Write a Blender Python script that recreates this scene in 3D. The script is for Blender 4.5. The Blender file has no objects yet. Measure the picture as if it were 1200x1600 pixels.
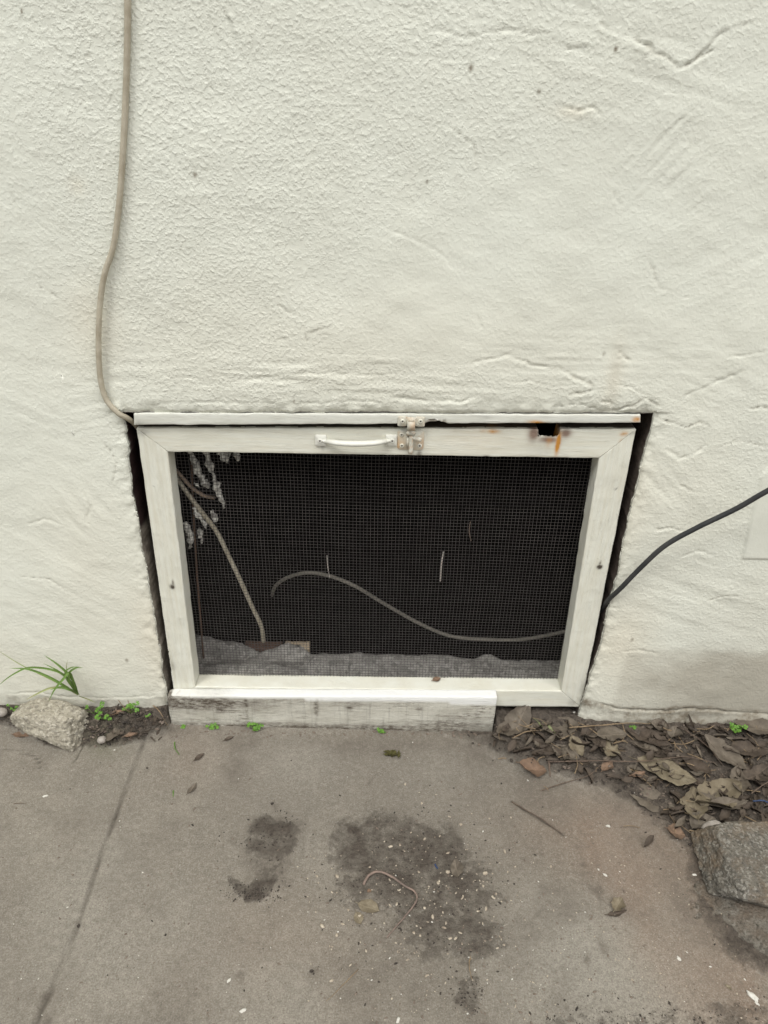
import bpy, math, random
import numpy as np
from mathutils import Vector, Matrix

# ------------------------------------------------------------------ camera, sky, sun, exposure
S = bpy.context.scene
PITCH, ROLL = math.radians(29.0), math.radians(1.5)
F = 1150.0                      # focal length in pixels of the 1200 x 1600 photograph
CAM = np.array([0.0, -1.082, 1.092])
_f = np.array([0, math.cos(PITCH), -math.sin(PITCH)])
_r0 = np.array([1.0, 0, 0]); _u0 = np.array([0, math.sin(PITCH), math.cos(PITCH)])
_r = math.cos(ROLL)*_r0 + math.sin(ROLL)*_u0
_u = -math.sin(ROLL)*_r0 + math.cos(ROLL)*_u0
cd = bpy.data.cameras.new('camera'); cam = bpy.data.objects.new('camera', cd)
S.collection.objects.link(cam)
M4 = Matrix.Identity(4)
for i in range(3):
    M4[i][0] = _r[i]; M4[i][1] = _u[i]; M4[i][2] = -_f[i]; M4[i][3] = CAM[i]
cam.matrix_world = M4
cd.sensor_fit = 'VERTICAL'; cd.sensor_height = 36; cd.lens = F/1600*36
cd.clip_start = 0.02; cd.clip_end = 500
cd.dof.use_dof = True; cd.dof.focus_distance = 1.13; cd.dof.aperture_fstop = 6.5
S.camera = cam
S.render.resolution_x = 768; S.render.resolution_y = 1024

SUN_EL, SUN_AZ = math.radians(58), math.radians(-38)   # azimuth from -Y (in front of the wall), negative = from the left
w = bpy.data.worlds.new('World'); S.world = w; w.use_nodes = True
nt = w.node_tree; bg = nt.nodes['Background']
sky = nt.nodes.new('ShaderNodeTexSky'); sky.sky_type = 'NISHITA'; sky.sun_disc = False
sky.sun_elevation = SUN_EL; sky.sun_rotation = math.pi - SUN_AZ*-1
sky.air_density = 1.0; sky.dust_density = 4.0; sky.ozone_density = 1.0
hs = nt.nodes.new('ShaderNodeHueSaturation'); hs.inputs['Saturation'].default_value = 0.22
nt.links.new(sky.outputs[0], hs.inputs['Color']); nt.links.new(hs.outputs[0], bg.inputs[0])
bg.inputs[1].default_value = 0.11
sl = bpy.data.lights.new('sun', 'SUN'); sl.energy = 1.3; sl.angle = math.radians(22); sl.color = (1.0, 0.985, 0.945)
sun = bpy.data.objects.new('sun', sl); S.collection.objects.link(sun)
sd = Vector((math.sin(SUN_AZ)*math.cos(SUN_EL), -math.cos(SUN_AZ)*math.cos(SUN_EL), math.sin(SUN_EL)))
sun.rotation_euler = sd.to_track_quat('Z', 'Y').to_euler()
sun.location = (-2, -3, 5)
S.view_settings.view_transform = 'Standard'; S.view_settings.look = 'None'
S.view_settings.exposure = 0.58; S.view_settings.gamma = 1

# ------------------------------------------------------------------ helpers
rng = np.random.default_rng(7); random.seed(7)
def ray(px, py):
    d = _f*F + _r*(px-600) - _u*(py-800)
    return d
def at(px, py, Y=0.0):                 # point on the vertical plane y = Y
    d = ray(px, py); return CAM + d*((Y-CAM[1])/d[1])
def gnd(px, py, Z=0.0):                # point on the horizontal plane z = Z
    d = ray(px, py); return CAM + d*((Z-CAM[2])/d[2])
def xz(px, py): p = at(px, py); return (p[0], p[2])
def xy(px, py): p = gnd(px, py); return (p[0], p[1])

def _hash(ix, iy, iz, seed):
    h = (ix.astype(np.int64)*374761393 + iy.astype(np.int64)*668265263 + iz.astype(np.int64)*2147483647 + seed*974711) & 0xffffffff
    h = ((h ^ (h >> 13))*1274126177) & 0xffffffff
    h = (h ^ (h >> 16))*2246822519 & 0xffffffff
    return ((h ^ (h >> 15)) & 0xffffff)/float(0xffffff)
def vnoise(x, y, z=None, seed=0):      # smooth value noise, -1..1
    x = np.asarray(x, float); y = np.asarray(y, float)
    z = np.zeros_like(x) if z is None else np.asarray(z, float)
    ix, iy, iz = np.floor(x), np.floor(y), np.floor(z)
    fx, fy, fz = x-ix, y-iy, z-iz
    fx = fx*fx*fx*(fx*(fx*6-15)+10); fy = fy*fy*fy*(fy*(fy*6-15)+10); fz = fz*fz*(3-2*fz)
    ix = ix.astype(np.int64); iy = iy.astype(np.int64); iz = iz.astype(np.int64)
    r = 0
    for a in (0, 1):
        for b in (0, 1):
            for c in (0, 1):
                wgt = (fx if a else 1-fx)*(fy if b else 1-fy)*(fz if c else 1-fz)
                r = r + wgt*_hash(ix+a, iy+b, iz+c, seed)
    return r*2-1
def fbm(x, y, z=None, octv=4, seed=0, gain=.5):
    r = 0; a = 1; t = 0
    for o in range(octv):
        k = 2.03**o
        r = r + a*vnoise(x*k+o*7.3, y*k-o*3.1, None if z is None else z*k+o*1.7, seed+o); t += a; a *= gain
    return r/t
def sstep(a, b, x):
    t = np.clip((x-a)/(b-a), 0, 1); return t*t*(3-2*t)

def polydist(X, Z, pts):               # distance and signed side to a polyline
    best = np.full(X.shape, 1e9); side = np.zeros(X.shape); tt = np.zeros(X.shape)
    n = len(pts)-1
    for k in range(n):
        ax, az = pts[k]; bx, bz = pts[k+1]
        dx, dz = bx-ax, bz-az; L2 = dx*dx+dz*dz+1e-12
        t = np.clip(((X-ax)*dx+(Z-az)*dz)/L2, 0, 1)
        d = np.hypot(X-ax-t*dx, Z-az-t*dz)
        s = np.sign(dx*(Z-az)-dz*(X-ax))
        m = d < best
        best = np.where(m, d, best); side = np.where(m, s, side); tt = np.where(m, (k+t)/n, tt)
    return best, side, tt
def inpoly(X, Z, pts):
    c = np.zeros(X.shape, bool); n = len(pts); j = n-1
    for i in range(n):
        xi, zi = pts[i]; xj, zj = pts[j]
        if zi != zj:
            c ^= ((zi > Z) != (zj > Z)) & (X < (xj-xi)*(Z-zi)/(zj-zi)+xi)
        j = i
    return c
def polymask(X, Z, pts, soft):         # 1 inside, soft edge
    d, _, _ = polydist(X, Z, list(pts)+[pts[0]])
    sd_ = np.where(inpoly(X, Z, pts), -d, d)
    return 1-sstep(-soft, soft, sd_)

def link(o, parent=None):
    S.collection.objects.link(o)
    if parent: o.parent = parent
    return o
def mesh_obj(name, V, Fc, mat, parent=None, smooth=True, attrs=None):
    me = bpy.data.meshes.new(name)
    V = np.asarray(V, float)
    if isinstance(Fc, np.ndarray):
        nf, k = Fc.shape
        me.vertices.add(len(V)); me.vertices.foreach_set('co', V.ravel())
        me.loops.add(nf*k); me.loops.foreach_set('vertex_index', Fc.ravel().astype(np.int32))
        me.polygons.add(nf); me.polygons.foreach_set('loop_start', np.arange(0, nf*k, k, dtype=np.int32))
        me.update(calc_edges=True)
    else:
        me.from_pydata([tuple(v) for v in V], [], [tuple(int(i) for i in f) for f in Fc])
    me.validate()
    if smooth: me.polygons.foreach_set('use_smooth', [True]*len(me.polygons))
    if attrs:
        for an, arr in attrs.items():
            a = me.attributes.new(an, 'FLOAT_COLOR', 'POINT')
            c = np.ones((len(V), 4), np.float32); c[:, :arr.shape[1]] = arr
            a.data.foreach_set('color', c.ravel())
    if mat: me.materials.append(mat)
    me.update()
    return link(bpy.data.objects.new(name, me), parent)
def tag(o, label=None, cat=None, group=None, kind=None):
    if label: o['label'] = label
    if cat: o['category'] = cat
    if group: o['group'] = group
    if kind: o['kind'] = kind
    return o
def empty(name, loc, label, cat, group=None):
    o = bpy.data.objects.new(name, None); link(o); o.location = tuple(loc); o.empty_display_size = .02
    tag(o, label, cat, group); return o
def rebase(root):                      # parts are built in world space: keep them there under a moved Empty
    for c in root.children: c.matrix_parent_inverse = Matrix.Translation(root.location).inverted()

class MB:
    def __init__(s): s.V = []; s.F = []; s.n = 0
    def add(s, V, Fc):
        V = np.asarray(V, float); s.V.append(V)
        s.F += [tuple(int(i)+s.n for i in f) for f in Fc]; s.n += len(V)
    def build(s, name, mat, parent=None, smooth=True, attrs=None):
        return mesh_obj(name, np.vstack(s.V), s.F, mat, parent, smooth, attrs)

def catmull(P, per=10):
    P = [np.asarray(p, float) for p in P]
    P = [2*P[0]-P[1]] + P + [2*P[-1]-P[-2]]
    out = []
    for i in range(1, len(P)-2):
        for k in range(per):
            t = k/per; a, b, c, d = P[i-1], P[i], P[i+1], P[i+2]
            out.append(.5*((2*b)+(-a+c)*t+(2*a-5*b+4*c-d)*t*t+(-a+3*b-3*c+d)*t**3))
    out.append(P[-2]); return np.array(out)
def tube(pts, r, sides=8, cap=True, flat=1.0):
    pts = np.asarray(pts, float); n = len(pts)
    r = np.full(n, r) if np.isscalar(r) else np.asarray(r, float)
    T = np.gradient(pts, axis=0); T /= np.linalg.norm(T, axis=1)[:, None]+1e-12
    up = np.array([0, 0, 1.0]) if abs(T[0][2]) < .9 else np.array([0, 1.0, 0])
    V = []; N = np.cross(T[0], up); N /= np.linalg.norm(N)
    for i in range(n):
        N = N-T[i]*np.dot(N, T[i]); N /= np.linalg.norm(N)+1e-12
        B = np.cross(T[i], N)
        for k in range(sides):
            a = 2*math.pi*k/sides
            V.append(pts[i]+r[i]*(math.cos(a)*N+math.sin(a)*B*flat))
    Fc = []
    for i in range(n-1):
        for k in range(sides):
            k2 = (k+1) % sides
            Fc.append((i*sides+k, i*sides+k2, (i+1)*sides+k2, (i+1)*sides+k))
    if cap:
        Fc.append(tuple(range(sides))[::-1]); Fc.append(tuple((n-1)*sides+k for k in range(sides)))
    return np.array(V), Fc

def bar(A, B, n=60, m=6, r=.0015, jit=.0004, seed=1, ts=None, warp=None):
    """beam between start quad A and end quad B (front-top, front-bottom, back-bottom, back-top), rounded arrises"""
    A = np.asarray(A, float); B = np.asarray(B, float)
    ts = np.linspace(0, 1, n+1) if ts is None else np.asarray(ts)
    V = []
    for t in ts:
        Q = A*(1-t)+B*t; ring = []
        for k in range(4):
            p, q = Q[k], Q[(k+1) % 4]; L = np.linalg.norm(q-p); e = (q-p)/L
            prv = Q[k-1]; ep = (prv-p)/np.linalg.norm(prv-p)
            c = p+e*r+ep*r                                   # arris centre
            ring.append(p + (e*r+ep*r)*.30)
            for s in np.linspace(r, L-r, m): ring.append(p+e*s)
        V.append(ring)
    V = np.array(V); K = V.shape[1]
    P = V.reshape(-1, 3)
    if jit:
        for ax in range(3):
            P[:, ax] += jit*fbm(P[:, 0]*35, P[:, 2]*35, P[:, 1]*35, 3, seed+ax*5)
    if warp is not None: P = warp(P)
    Fc = []
    for i in range(len(ts)-1):
        for k in range(K):
            k2 = (k+1) % K
            Fc.append((i*K+k, i*K+k2, (i+1)*K+k2, (i+1)*K+k))
    Fc.append(tuple(range(K))[::-1]); Fc.append(tuple((len(ts)-1)*K+k for k in range(K)))
    return P, Fc

# ------------------------------------------------------------------ materials
class NT:
    def __init__(s, name):
        s.m = bpy.data.materials.new(name); s.m.use_nodes = True
        s.t = s.m.node_tree; s.b = s.t.nodes['Principled BSDF']
        s.co = s.t.nodes.new('ShaderNodeTexCoord').outputs['Object']
    def n(s, ty, **kw):
        x = s.t.nodes.new(ty)
        for k, v in kw.items(): setattr(x, k, v)
        return x
    def l(s, a, b): s.t.links.new(a, b)
    def mapped(s, sc=(1, 1, 1), rot=(0, 0, 0)):
        mp = s.n('ShaderNodeMapping'); mp.inputs['Scale'].default_value = sc; mp.inputs['Rotation'].default_value = rot
        s.l(s.co, mp.inputs['Vector']); return mp.outputs[0]
    def noise(s, scale, detail=4, rough=.55, vec=None, dist=0, out='Fac'):
        x = s.n('ShaderNodeTexNoise'); x.inputs['Scale'].default_value = scale; x.inputs['Detail'].default_value = detail
        x.inputs['Roughness'].default_value = rough; x.inputs['Distortion'].default_value = dist
        s.l(vec or s.co, x.inputs['Vector']); return x.outputs[out]
    def voro(s, scale, feature='F1', out='Distance', vec=None, rnd=1):
        x = s.n('ShaderNodeTexVoronoi'); x.feature = feature; x.inputs['Scale'].default_value = scale
        x.inputs['Randomness'].default_value = rnd
        s.l(vec or s.co, x.inputs['Vector']); return x.outputs[out]
    def ramp(s, v, stops, interp='LINEAR'):
        r = s.n('ShaderNodeValToRGB'); r.color_ramp.interpolation = interp
        el = r.color_ramp.elements
        while len(el) < len(stops): el.new(.5)
        for e, (p, c) in zip(el, stops):
            e.position = p; e.color = (c, c, c, 1) if np.isscalar(c) else (*c, 1)
        s.l(v, r.inputs[0]); return r.outputs[0]
    def math(s, op, a, b=None, clamp=False):
        x = s.n('ShaderNodeMath', operation=op, use_clamp=clamp)
        for i, v in enumerate((a, b)):
            if v is None: continue
            if isinstance(v, (int, float)): x.inputs[i].default_value = v
            else: s.l(v, x.inputs[i])
        return x.outputs[0]
    def mix(s, f, a, b, mode='MIX'):
        x = s.n('ShaderNodeMix', data_type='RGBA', blend_type=mode)
        if isinstance(f, (int, float)): x.inputs[0].default_value = f
        else: s.l(f, x.inputs[0])
        for i, v in ((6, a), (7, b)):
            if isinstance(v, tuple): x.inputs[i].default_value = (*v, 1)
            else: s.l(v, x.inputs[i])
        return x.outputs[2]
    def attr(s, name):
        a = s.n('ShaderNodeAttribute'); a.attribute_name = name
        sp = s.n('ShaderNodeSeparateColor'); s.l(a.outputs['Color'], sp.inputs[0])
        return sp.outputs
    def bump(s, h, dist, strength=1.0, prev=None):
        b = s.n('ShaderNodeBump'); b.inputs['Distance'].default_value = dist; b.inputs['Strength'].default_value = strength
        s.l(h, b.inputs['Height'])
        if prev is not None: s.l(prev, b.inputs['Normal'])
        return b.outputs[0]
    def done(s, col, rough=.8, nrm=None, spec=.3, metal=0):
        if isinstance(col, tuple): s.b.inputs['Base Color'].default_value = (*col, 1)
        else: s.l(col, s.b.inputs['Base Color'])
        if isinstance(rough, (int, float)): s.b.inputs['Roughness'].default_value = rough
        else: s.l(rough, s.b.inputs['Roughness'])
        s.b.inputs['Specular IOR Level'].default_value = spec; s.b.inputs['Metallic'].default_value = metal
        if nrm is not None: s.l(nrm, s.b.inputs['Normal'])
        return s.m

def mat_stucco():
    t = NT('stucco'); R, G, B = t.attr('mask')[:3]         # R dirt, G grain amount, B dark bare jamb
    R2, G2, B2 = t.attr('mask2')[:3]                       # R warm tint, G grey smudges plus painted shade at lower right, B reddish jamb
    c = t.mix(t.ramp(t.noise(5, 4, .6), [(.35, 0), (.7, 1)]), (.705, .720, .632), (.672, .680, .590))
    c = t.mix(t.math('MULTIPLY', t.ramp(t.noise(60, 5, .7), [(.45, 0), (.75, 1)]), .35), c, (.64, .64, .56))
    c = t.mix(t.math('MULTIPLY', R2, .8), c, (.66, .60, .47))
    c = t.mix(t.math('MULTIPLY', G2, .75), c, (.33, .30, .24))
    brk = t.ramp(t.noise(90, 6, .7), [(.3, .25), (.6, 1)])
    c = t.mix(t.math('MULTIPLY', R, brk), c, (.20, .17, .125))
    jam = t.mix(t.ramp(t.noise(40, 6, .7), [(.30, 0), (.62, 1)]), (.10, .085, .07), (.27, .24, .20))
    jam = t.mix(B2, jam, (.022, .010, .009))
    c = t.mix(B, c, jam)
    # tiny dark pits
    pits = t.ramp(t.voro(55), [(0, 1), (.055, 0)])
    sel = t.ramp(t.noise(22, 2), [(.66, 0), (.70, 1)])
    c = t.mix(t.math('MULTIPLY', t.math('MULTIPLY', pits, sel), .55), c, (.25, .24, .2))
    g1 = t.noise(185, 2, .5); g2 = t.noise(330, 2, .5)
    g1 = t.ramp(g1, [(.44, 0), (.58, .5), (.70, 1)])
    h = t.math('ADD', t.math('MULTIPLY', g1, t.math('MULTIPLY', G, 1.0)), t.math('MULTIPLY', g2, .25))
    n1 = t.bump(h, .0012, .6)
    fine = t.noise(900, 3, .6)
    n2 = t.bump(fine, .0004, .5, n1)
    return t.done(c, .78, n2, .25)

def mat_paint(name='white_paint', base=(.71, .71, .62), warm=(.64, .62, .51), grain=(1, 1, 14), dirty=.12):
    t = NT(name); R, G, B = t.attr('mask')[:3]             # R rust, G dirt and the top rail's painted gap shade, B bare wood
    v = t.mapped(grain)
    c = t.mix(t.ramp(t.noise(14, 5, .65, v), [(.35, 0), (.7, 1)]), base, warm)
    c = t.mix(t.math('MULTIPLY', t.ramp(t.noise(45, 5, .75, t.mapped((.35, 1, 3) if grain[2] > grain[0] else (3, 1, .35))), [(.55, 0), (.8, 1)]), dirty*2.2), c, (.36, .34, .28))
    brk = t.ramp(t.noise(140, 5, .7), [(.3, .75), (.6, 1.5)])
    c = t.mix(t.math('MULTIPLY', B, 1.0, True), c, t.mix(t.noise(60, 4, .6, v), (.16, .10, .07), (.33, .25, .20)))
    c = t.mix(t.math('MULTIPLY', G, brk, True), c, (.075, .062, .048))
    c = t.mix(t.math('MULTIPLY', R, brk, True), c, t.mix(t.noise(80, 3), (.62, .30, .05), (.42, .17, .03)))
    h = t.math('ADD', t.noise(30, 4, .6, v), t.math('MULTIPLY', t.ramp(t.noise(11, 3, .6, v, .8), [(.48, 0), (.5, 1), (.52, 0)]), .5)); n1 = t.bump(h, .0009, .5)
    n2 = t.bump(t.noise(420, 3, .6), .0003, .5, n1)
    rg = t.ramp(t.noise(40, 3), [(.3, .38), (.7, .60)])
    return t.done(c, rg, n2, .35)

def mat_board():
    t = NT('weathered_board'); R, G, B = t.attr('mask')[:3]
    v = t.mapped((2.2, 6, 22))
    paint = t.mix(t.ramp(t.noise(16, 5, .7, t.mapped((1, 1, 3))), [(.35, 0), (.65, 1)]), (.66, .645, .56), (.50, .48, .405))
    wood = t.mix(t.noise(20, 5, .7, v), (.075, .062, .048), (.25, .22, .17))
    wear = t.ramp(t.noise(11, 9, .82, v, .8), [(.50, 0), (.60, 1)])
    wear2 = t.ramp(t.noise(9, 4, .6), [(.38, .1), (.62, 1)])
    c = t.mix(t.math('MULTIPLY', wear, wear2), paint, wood)
    vert = t.ramp(t.noise(22, 5, .7, t.mapped((7, 1, .5))), [(.52, 0), (.72, 1)])
    c = t.mix(t.math('MULTIPLY', vert, .45), c, (.20, .185, .155))
    c = t.mix(t.math('MULTIPLY', G, t.ramp(t.noise(70, 6, .75, t.mapped((1, 1, 2.5))), [(.32, .1), (.58, 1)]), True), c, (.085, .066, .048))
    c = t.mix(t.math('MULTIPLY', B, t.ramp(t.noise(50, 5, .7, v), [(.2, .6), (.45, 1)]), True), c, (.78, .78, .74))
    h = t.noise(16, 6, .7, v); n1 = t.bump(h, .0022, .7)
    n2 = t.bump(t.noise(300, 3, .6), .0005, .6, n1)
    return t.done(c, .75, n2, .25)

def mat_ground():
    t = NT('concrete_ground'); R, G, B = t.attr('mask')[:3]      # R soil, G reddish, B pale wear
    R2, G2, B2 = t.attr('mask2')[:3]                             # R crack/joint dirt, G dark damp stain, B greenish
    big = t.noise(4.5, 7, .66)
    c = t.mix(t.ramp(big, [(.35, 0), (.65, 1)]), (.246, .222, .182), (.182, .162, .132))
    c = t.mix(t.math('MULTIPLY', t.ramp(t.noise(28, 6, .7), [(.4, 0), (.7, 1)]), .6), c, (.150, .135, .110))
    c = t.mix(t.math('MULTIPLY', G, .6), c, (.22, .145, .10))
    c = t.mix(t.math('MULTIPLY', B, .6), c, (.33, .31, .262))
    f1 = t.noise(420, 3, .7)
    c = t.mix(t.ramp(f1, [(.32, .6), (.5, 0)]), c, (.10, .088, .07))
    c = t.mix(t.ramp(f1, [(.53, 0), (.74, .6)]), c, (.40, .375, .32))
    f2 = t.noise(120, 6, .75); c = t.mix(t.ramp(f2, [(.35, .5), (.5, 0)]), c, (.14, .124, .10)); c = t.mix(t.ramp(f2, [(.52, 0), (.68, .45)]), c, (.33, .305, .26))
    # small mineral specks
    sp = t.ramp(t.voro(260), [(0, 1), (.16, 0)]); ss = t.ramp(t.noise(70, 2), [(.55, 0), (.66, 1)])
    c = t.mix(t.math('MULTIPLY', t.math('MULTIPLY', sp, ss), .75), c, (.55, .52, .44))
    sp2 = t.ramp(t.voro(95, vec=t.mapped((1, 1, 1), (0, 0, .7))), [(0, 1), (.13, 0)]); ss2 = t.ramp(t.noise(31, 3), [(.56, 0), (.63, 1)])
    c = t.mix(t.math('MULTIPLY', t.math('MULTIPLY', sp2, ss2), .7), c, (.075, .062, .05))
    brk = t.ramp(t.noise(75, 7, .78), [(.28, 0), (.70, 1)])
    soil = t.mix(t.ramp(t.noise(130, 6, .75), [(.35, 0), (.68, 1)]), (.060, .049, .040), (.160, .134, .108))
    edge = t.ramp(R, [(.12, 0), (.55, 1)])
    mk = t.math('ADD', t.math('MULTIPLY', R, 1.5), t.math('SUBTRACT', brk, 1.0), True)
    c = t.mix(mk, c, soil)
    st = t.math('MULTIPLY', G2, t.ramp(t.noise(40, 6, .75), [(.30, .35), (.6, 1)]), True)
    c = t.mix(t.math('MULTIPLY', st, .85), c, (.098, .082, .066))
    c = t.mix(t.math('MULTIPLY', R2, t.ramp(t.noise(60, 5, .7), [(.3, .3), (.55, 1)]), True), c, (.058, .048, .038))
    c = t.mix(t.math('MULTIPLY', B2, .6), c, (.10, .11, .05))
    h = t.math('ADD', t.math('MULTIPLY', t.noise(380, 4, .8), .8), t.math('MULTIPLY', t.noise(60, 4, .6), .5))
    n1 = t.bump(h, .0018, .7)
    hs_ = t.math('MULTIPLY', t.noise(210, 5, .75), mk); n2 = t.bump(hs_, .006, .9, n1)
    return t.done(c, .88, n2, .2)

def mat_rock(name, c1, c2, spk, sc=1.0, white=.5, moss=None):
    t = NT(name)
    c = t.mix(t.ramp(t.noise(22*sc, 6, .7), [(.35, 0), (.65, 1)]), c1, c2)
    col = t.voro(150*sc, out='Color'); gv = t.n('ShaderNodeRGBToBW'); t.l(col, gv.inputs[0])
    c = t.mix(t.math('MULTIPLY', t.ramp(gv.outputs[0], [(.25, 1), (.35, 0)]), .5), c, tuple(v*.35 for v in c1))
    c = t.mix(t.math('MULTIPLY', t.ramp(gv.outputs[0], [(.66, 0), (.76, 1)]), white), c, spk)
    c = t.mix(t.math('MULTIPLY', t.ramp(t.noise(330*sc, 3, .7), [(.56, 0), (.7, 1)]), white), c, spk)
    c = t.mix(t.ramp(t.noise(260*sc, 3, .7), [(.28, .7), (.45, 0)]), c, tuple(v*.3 for v in c1))
    if moss: c = t.mix(t.ramp(t.noise(11, 6, .72), [(.44, 0), (.60, .75)]), c, moss)
    h = t.math('ADD', t.math('MULTIPLY', t.voro(120*sc), .5), t.noise(90*sc, 6, .75))
    n1 = t.bump(h, .006, .85); n2 = t.bump(t.noise(500, 3), .001, .6, n1)
    return t.done(c, .9, n2, .2)

def simple(name, c1, c2=None, rough=.6, sc=60, bump=.0004, spec=.3, metal=0, bsc=200, stretch=(1, 1, 1)):
    t = NT(name); c2 = c2 or tuple(v*.75 for v in c1)
    v = t.mapped(stretch)
    c = t.mix(t.ramp(t.noise(sc, 4, .65, v), [(.35, 0), (.65, 1)]), c1, c2)
    return t.done(c, rough, t.bump(t.noise(bsc, 4, .6), bump, .7), spec, metal)
def mat_leaf(name, c1, c2, edge=(.05, .035, .02), veins=True):
    t = NT(name)
    sp = t.n('ShaderNodeSeparateXYZ'); t.l(t.co, sp.inputs[0])
    ay = t.math('ABSOLUTE', sp.outputs[1]); vv = t.math('SUBTRACT', sp.outputs[0], t.math('MULTIPLY', ay, .9))
    vv = t.math('ADD', vv, t.math('MULTIPLY', t.noise(40, 2), .006))
    vn = t.ramp(t.math('ABSOLUTE', t.math('SINE', t.math('MULTIPLY', vv, 430.0))), [(0, 1), (.22, 0)])
    mid = t.ramp(t.math('MULTIPLY', ay, 100.0), [(.04, 1), (.10, 0)])
    vn = t.math('MAXIMUM', t.math('MULTIPLY', vn, .6), mid) if veins else None
    oi = t.n('ShaderNodeObjectInfo')
    c = t.mix(t.ramp(t.noise(55, 5, .7), [(.35, 0), (.65, 1)]), c1, c2)
    c = t.mix(t.ramp(t.noise(170, 4, .7), [(.58, 0), (.72, .7)]), c, edge)
    if veins:
        c = t.mix(t.math('MULTIPLY', vn, .45), c, tuple(min(1, v*1.6) for v in c1))
    big = t.ramp(t.noise(30, 4, .7), [(.38, 0), (.62, .55)]); c = t.mix(big, c, tuple(v*.55 for v in c2))
    c = t.mix(t.ramp(oi.outputs['Random'], [(0, 0), (1, .45)]), c, tuple(v*w_ for v, w_ in zip(c1, (.62, .58, .55))))
    return t.done(c, .72, t.bump(t.noise(120, 4, .7), .0012, .8), .25)

M = {}
M['stucco'] = mat_stucco()
M['paint_h'] = mat_paint('white_paint_rail', grain=(1, 1, 14), dirty=.07)
M['paint_v'] = mat_paint('white_paint_stile', grain=(14, 1, 1), dirty=.05)
M['trim'] = mat_paint('white_paint_trim', base=(.66, .665, .60), warm=(.60, .60, .52), grain=(1, 1, 10), dirty=.2)
M['metal_paint'] = mat_paint('painted_metal', base=(.70, .70, .635), warm=(.63, .62, .54), grain=(1, 1, 1), dirty=.04)
M['latch_paint'] = mat_paint('stained_latch_paint', base=(.66, .655, .57), warm=(.57, .54, .43), grain=(2, 2, 2), dirty=.25)
M['board'] = mat_board()
M['ground'] = mat_ground()
M['wire'] = simple('galvanised_wire', (.075, .067, .062), (.046, .041, .038), .55, 60, .0001, .4)
M['beige_cable'] = simple('beige_cable_sheath', (.47, .43, .335), (.35, .31, .23), .55, 45, .0003)
M['black_cable'] = simple('black_cable_rubber', (.026, .028, .029), (.050, .050, .049), .5, 25, .0003)
M['grey_cable'] = simple('grey_cable_sheath', (.20, .185, .152), (.13, .12, .10), .6, 25)
M['brown_cable'] = simple('brown_cable_sheath', (.30, .23, .17), (.2, .15, .11), .6, 30)
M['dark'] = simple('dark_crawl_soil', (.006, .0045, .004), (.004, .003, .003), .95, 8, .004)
M['footing'] = mat_rock('footing_concrete', (.38, .365, .33), (.24, .23, .21), (.50, .48, .44), .7, .35)
M['rubble'] = mat_rock('concrete_chunk', (.44, .405, .32), (.33, .30, .235), (.62, .58, .48), 1.2, .6)
M['boulder'] = mat_rock('boulder_stone', (.20, .18, .145), (.115, .108, .094), (.42, .40, .35), 1.9, .42, (.215, .155, .10))
M['slab_rock'] = mat_rock('slab_stone', (.20, .18, .148), (.125, .112, .092), (.34, .32, .27), 2.0, .3, (.17, .13, .095))
M['pebble'] = simple('pebble_stone', (.36, .33, .29), (.24, .21, .18), .8, 90, .001)
M['plaster'] = simple('plaster_drip', (.85, .83, .74), (.22, .21, .19), .9, 110, .006, bsc=150)
M['brick'] = simple('old_brick', (.16, .10, .075), (.09, .06, .045), .9, 50, .002)
M['brick_pale'] = simple('pale_brick', (.50, .41, .29), (.38, .31, .22), .9, 50, .002)
M['grass'] = simple('grass_blade', (.135, .225, .05), (.10, .165, .035), .5, 30, .0003)
M['grass_pale'] = simple('pale_grass_blade', (.24, .30, .12), (.30, .26, .12), .6, 20, .0003)
M['clover'] = simple('weed_leaf', (.12, .26, .03), (.075, .17, .022), .55, 90, .0006)
M['moss'] = simple('moss_flake', (.10, .095, .03), (.06, .05, .02), .9, 200, .002)
M['stalk'] = simple('dry_stalk', (.30, .22, .13), (.18, .13, .08), .8, 60, .0004)
M['twig'] = simple('dark_twig', (.15, .11, .08), (.09, .065, .05), .85, 60, .001)
M['root'] = simple('pinkish_root', (.26, .19, .15), (.15, .115, .095), .7, 40, .0006)
M['leaf_grey'] = mat_leaf('grey_brown_leaf', (.185, .158, .122), (.115, .096, .074))
M['leaf_tan'] = mat_leaf('tan_leaf', (.25, .215, .15), (.17, .14, .092))
M['leaf_dark'] = mat_leaf('dark_leaf', (.115, .090, .068), (.062, .048, .036), (.03, .022, .018))
M['litter_dark'] = mat_leaf('dark_litter', (.12, .095, .072), (.062, .048, .036), (.03, .022, .018), False)
M['litter_grey'] = mat_leaf('grey_litter', (.185, .155, .118), (.10, .082, .062), (.05, .035, .02), False)
M['leaf_orange'] = mat_leaf('orange_brown_leaf', (.25, .165, .11), (.165, .115, .08))
M['leaf_green'] = mat_leaf('olive_leaf', (.30, .34, .17), (.22, .24, .12))
M['crumb_dark'] = simple('dark_crumb', (.065, .053, .043), (.035, .03, .025), .95, 100, .002)
M['crumb_pale'] = simple('pale_crumb', (.50, .44, .34), (.25, .20, .15), .8, 200, .0004)
M['crumb_mid'] = simple('brown_crumb', (.20, .165, .13), (.13, .10, .08), .9, 200, .0006)
M['white_bit'] = simple('white_dropping', (.62, .60, .54), (.50, .48, .42), .8, 200, .0004)
M['blue'] = simple('blue_plastic', (.035, .06, .13), None, .5)
M['rust'] = simple('rusty_screw', (.34, .28, .20), (.50, .46, .38), .7, 200)
M['rod'] = simple('rusty_rod', (.20, .13, .09), (.13, .08, .055), .8, 40)
M['thread'] = simple('pale_thread', (.60, .56, .50), None, .8)

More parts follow.
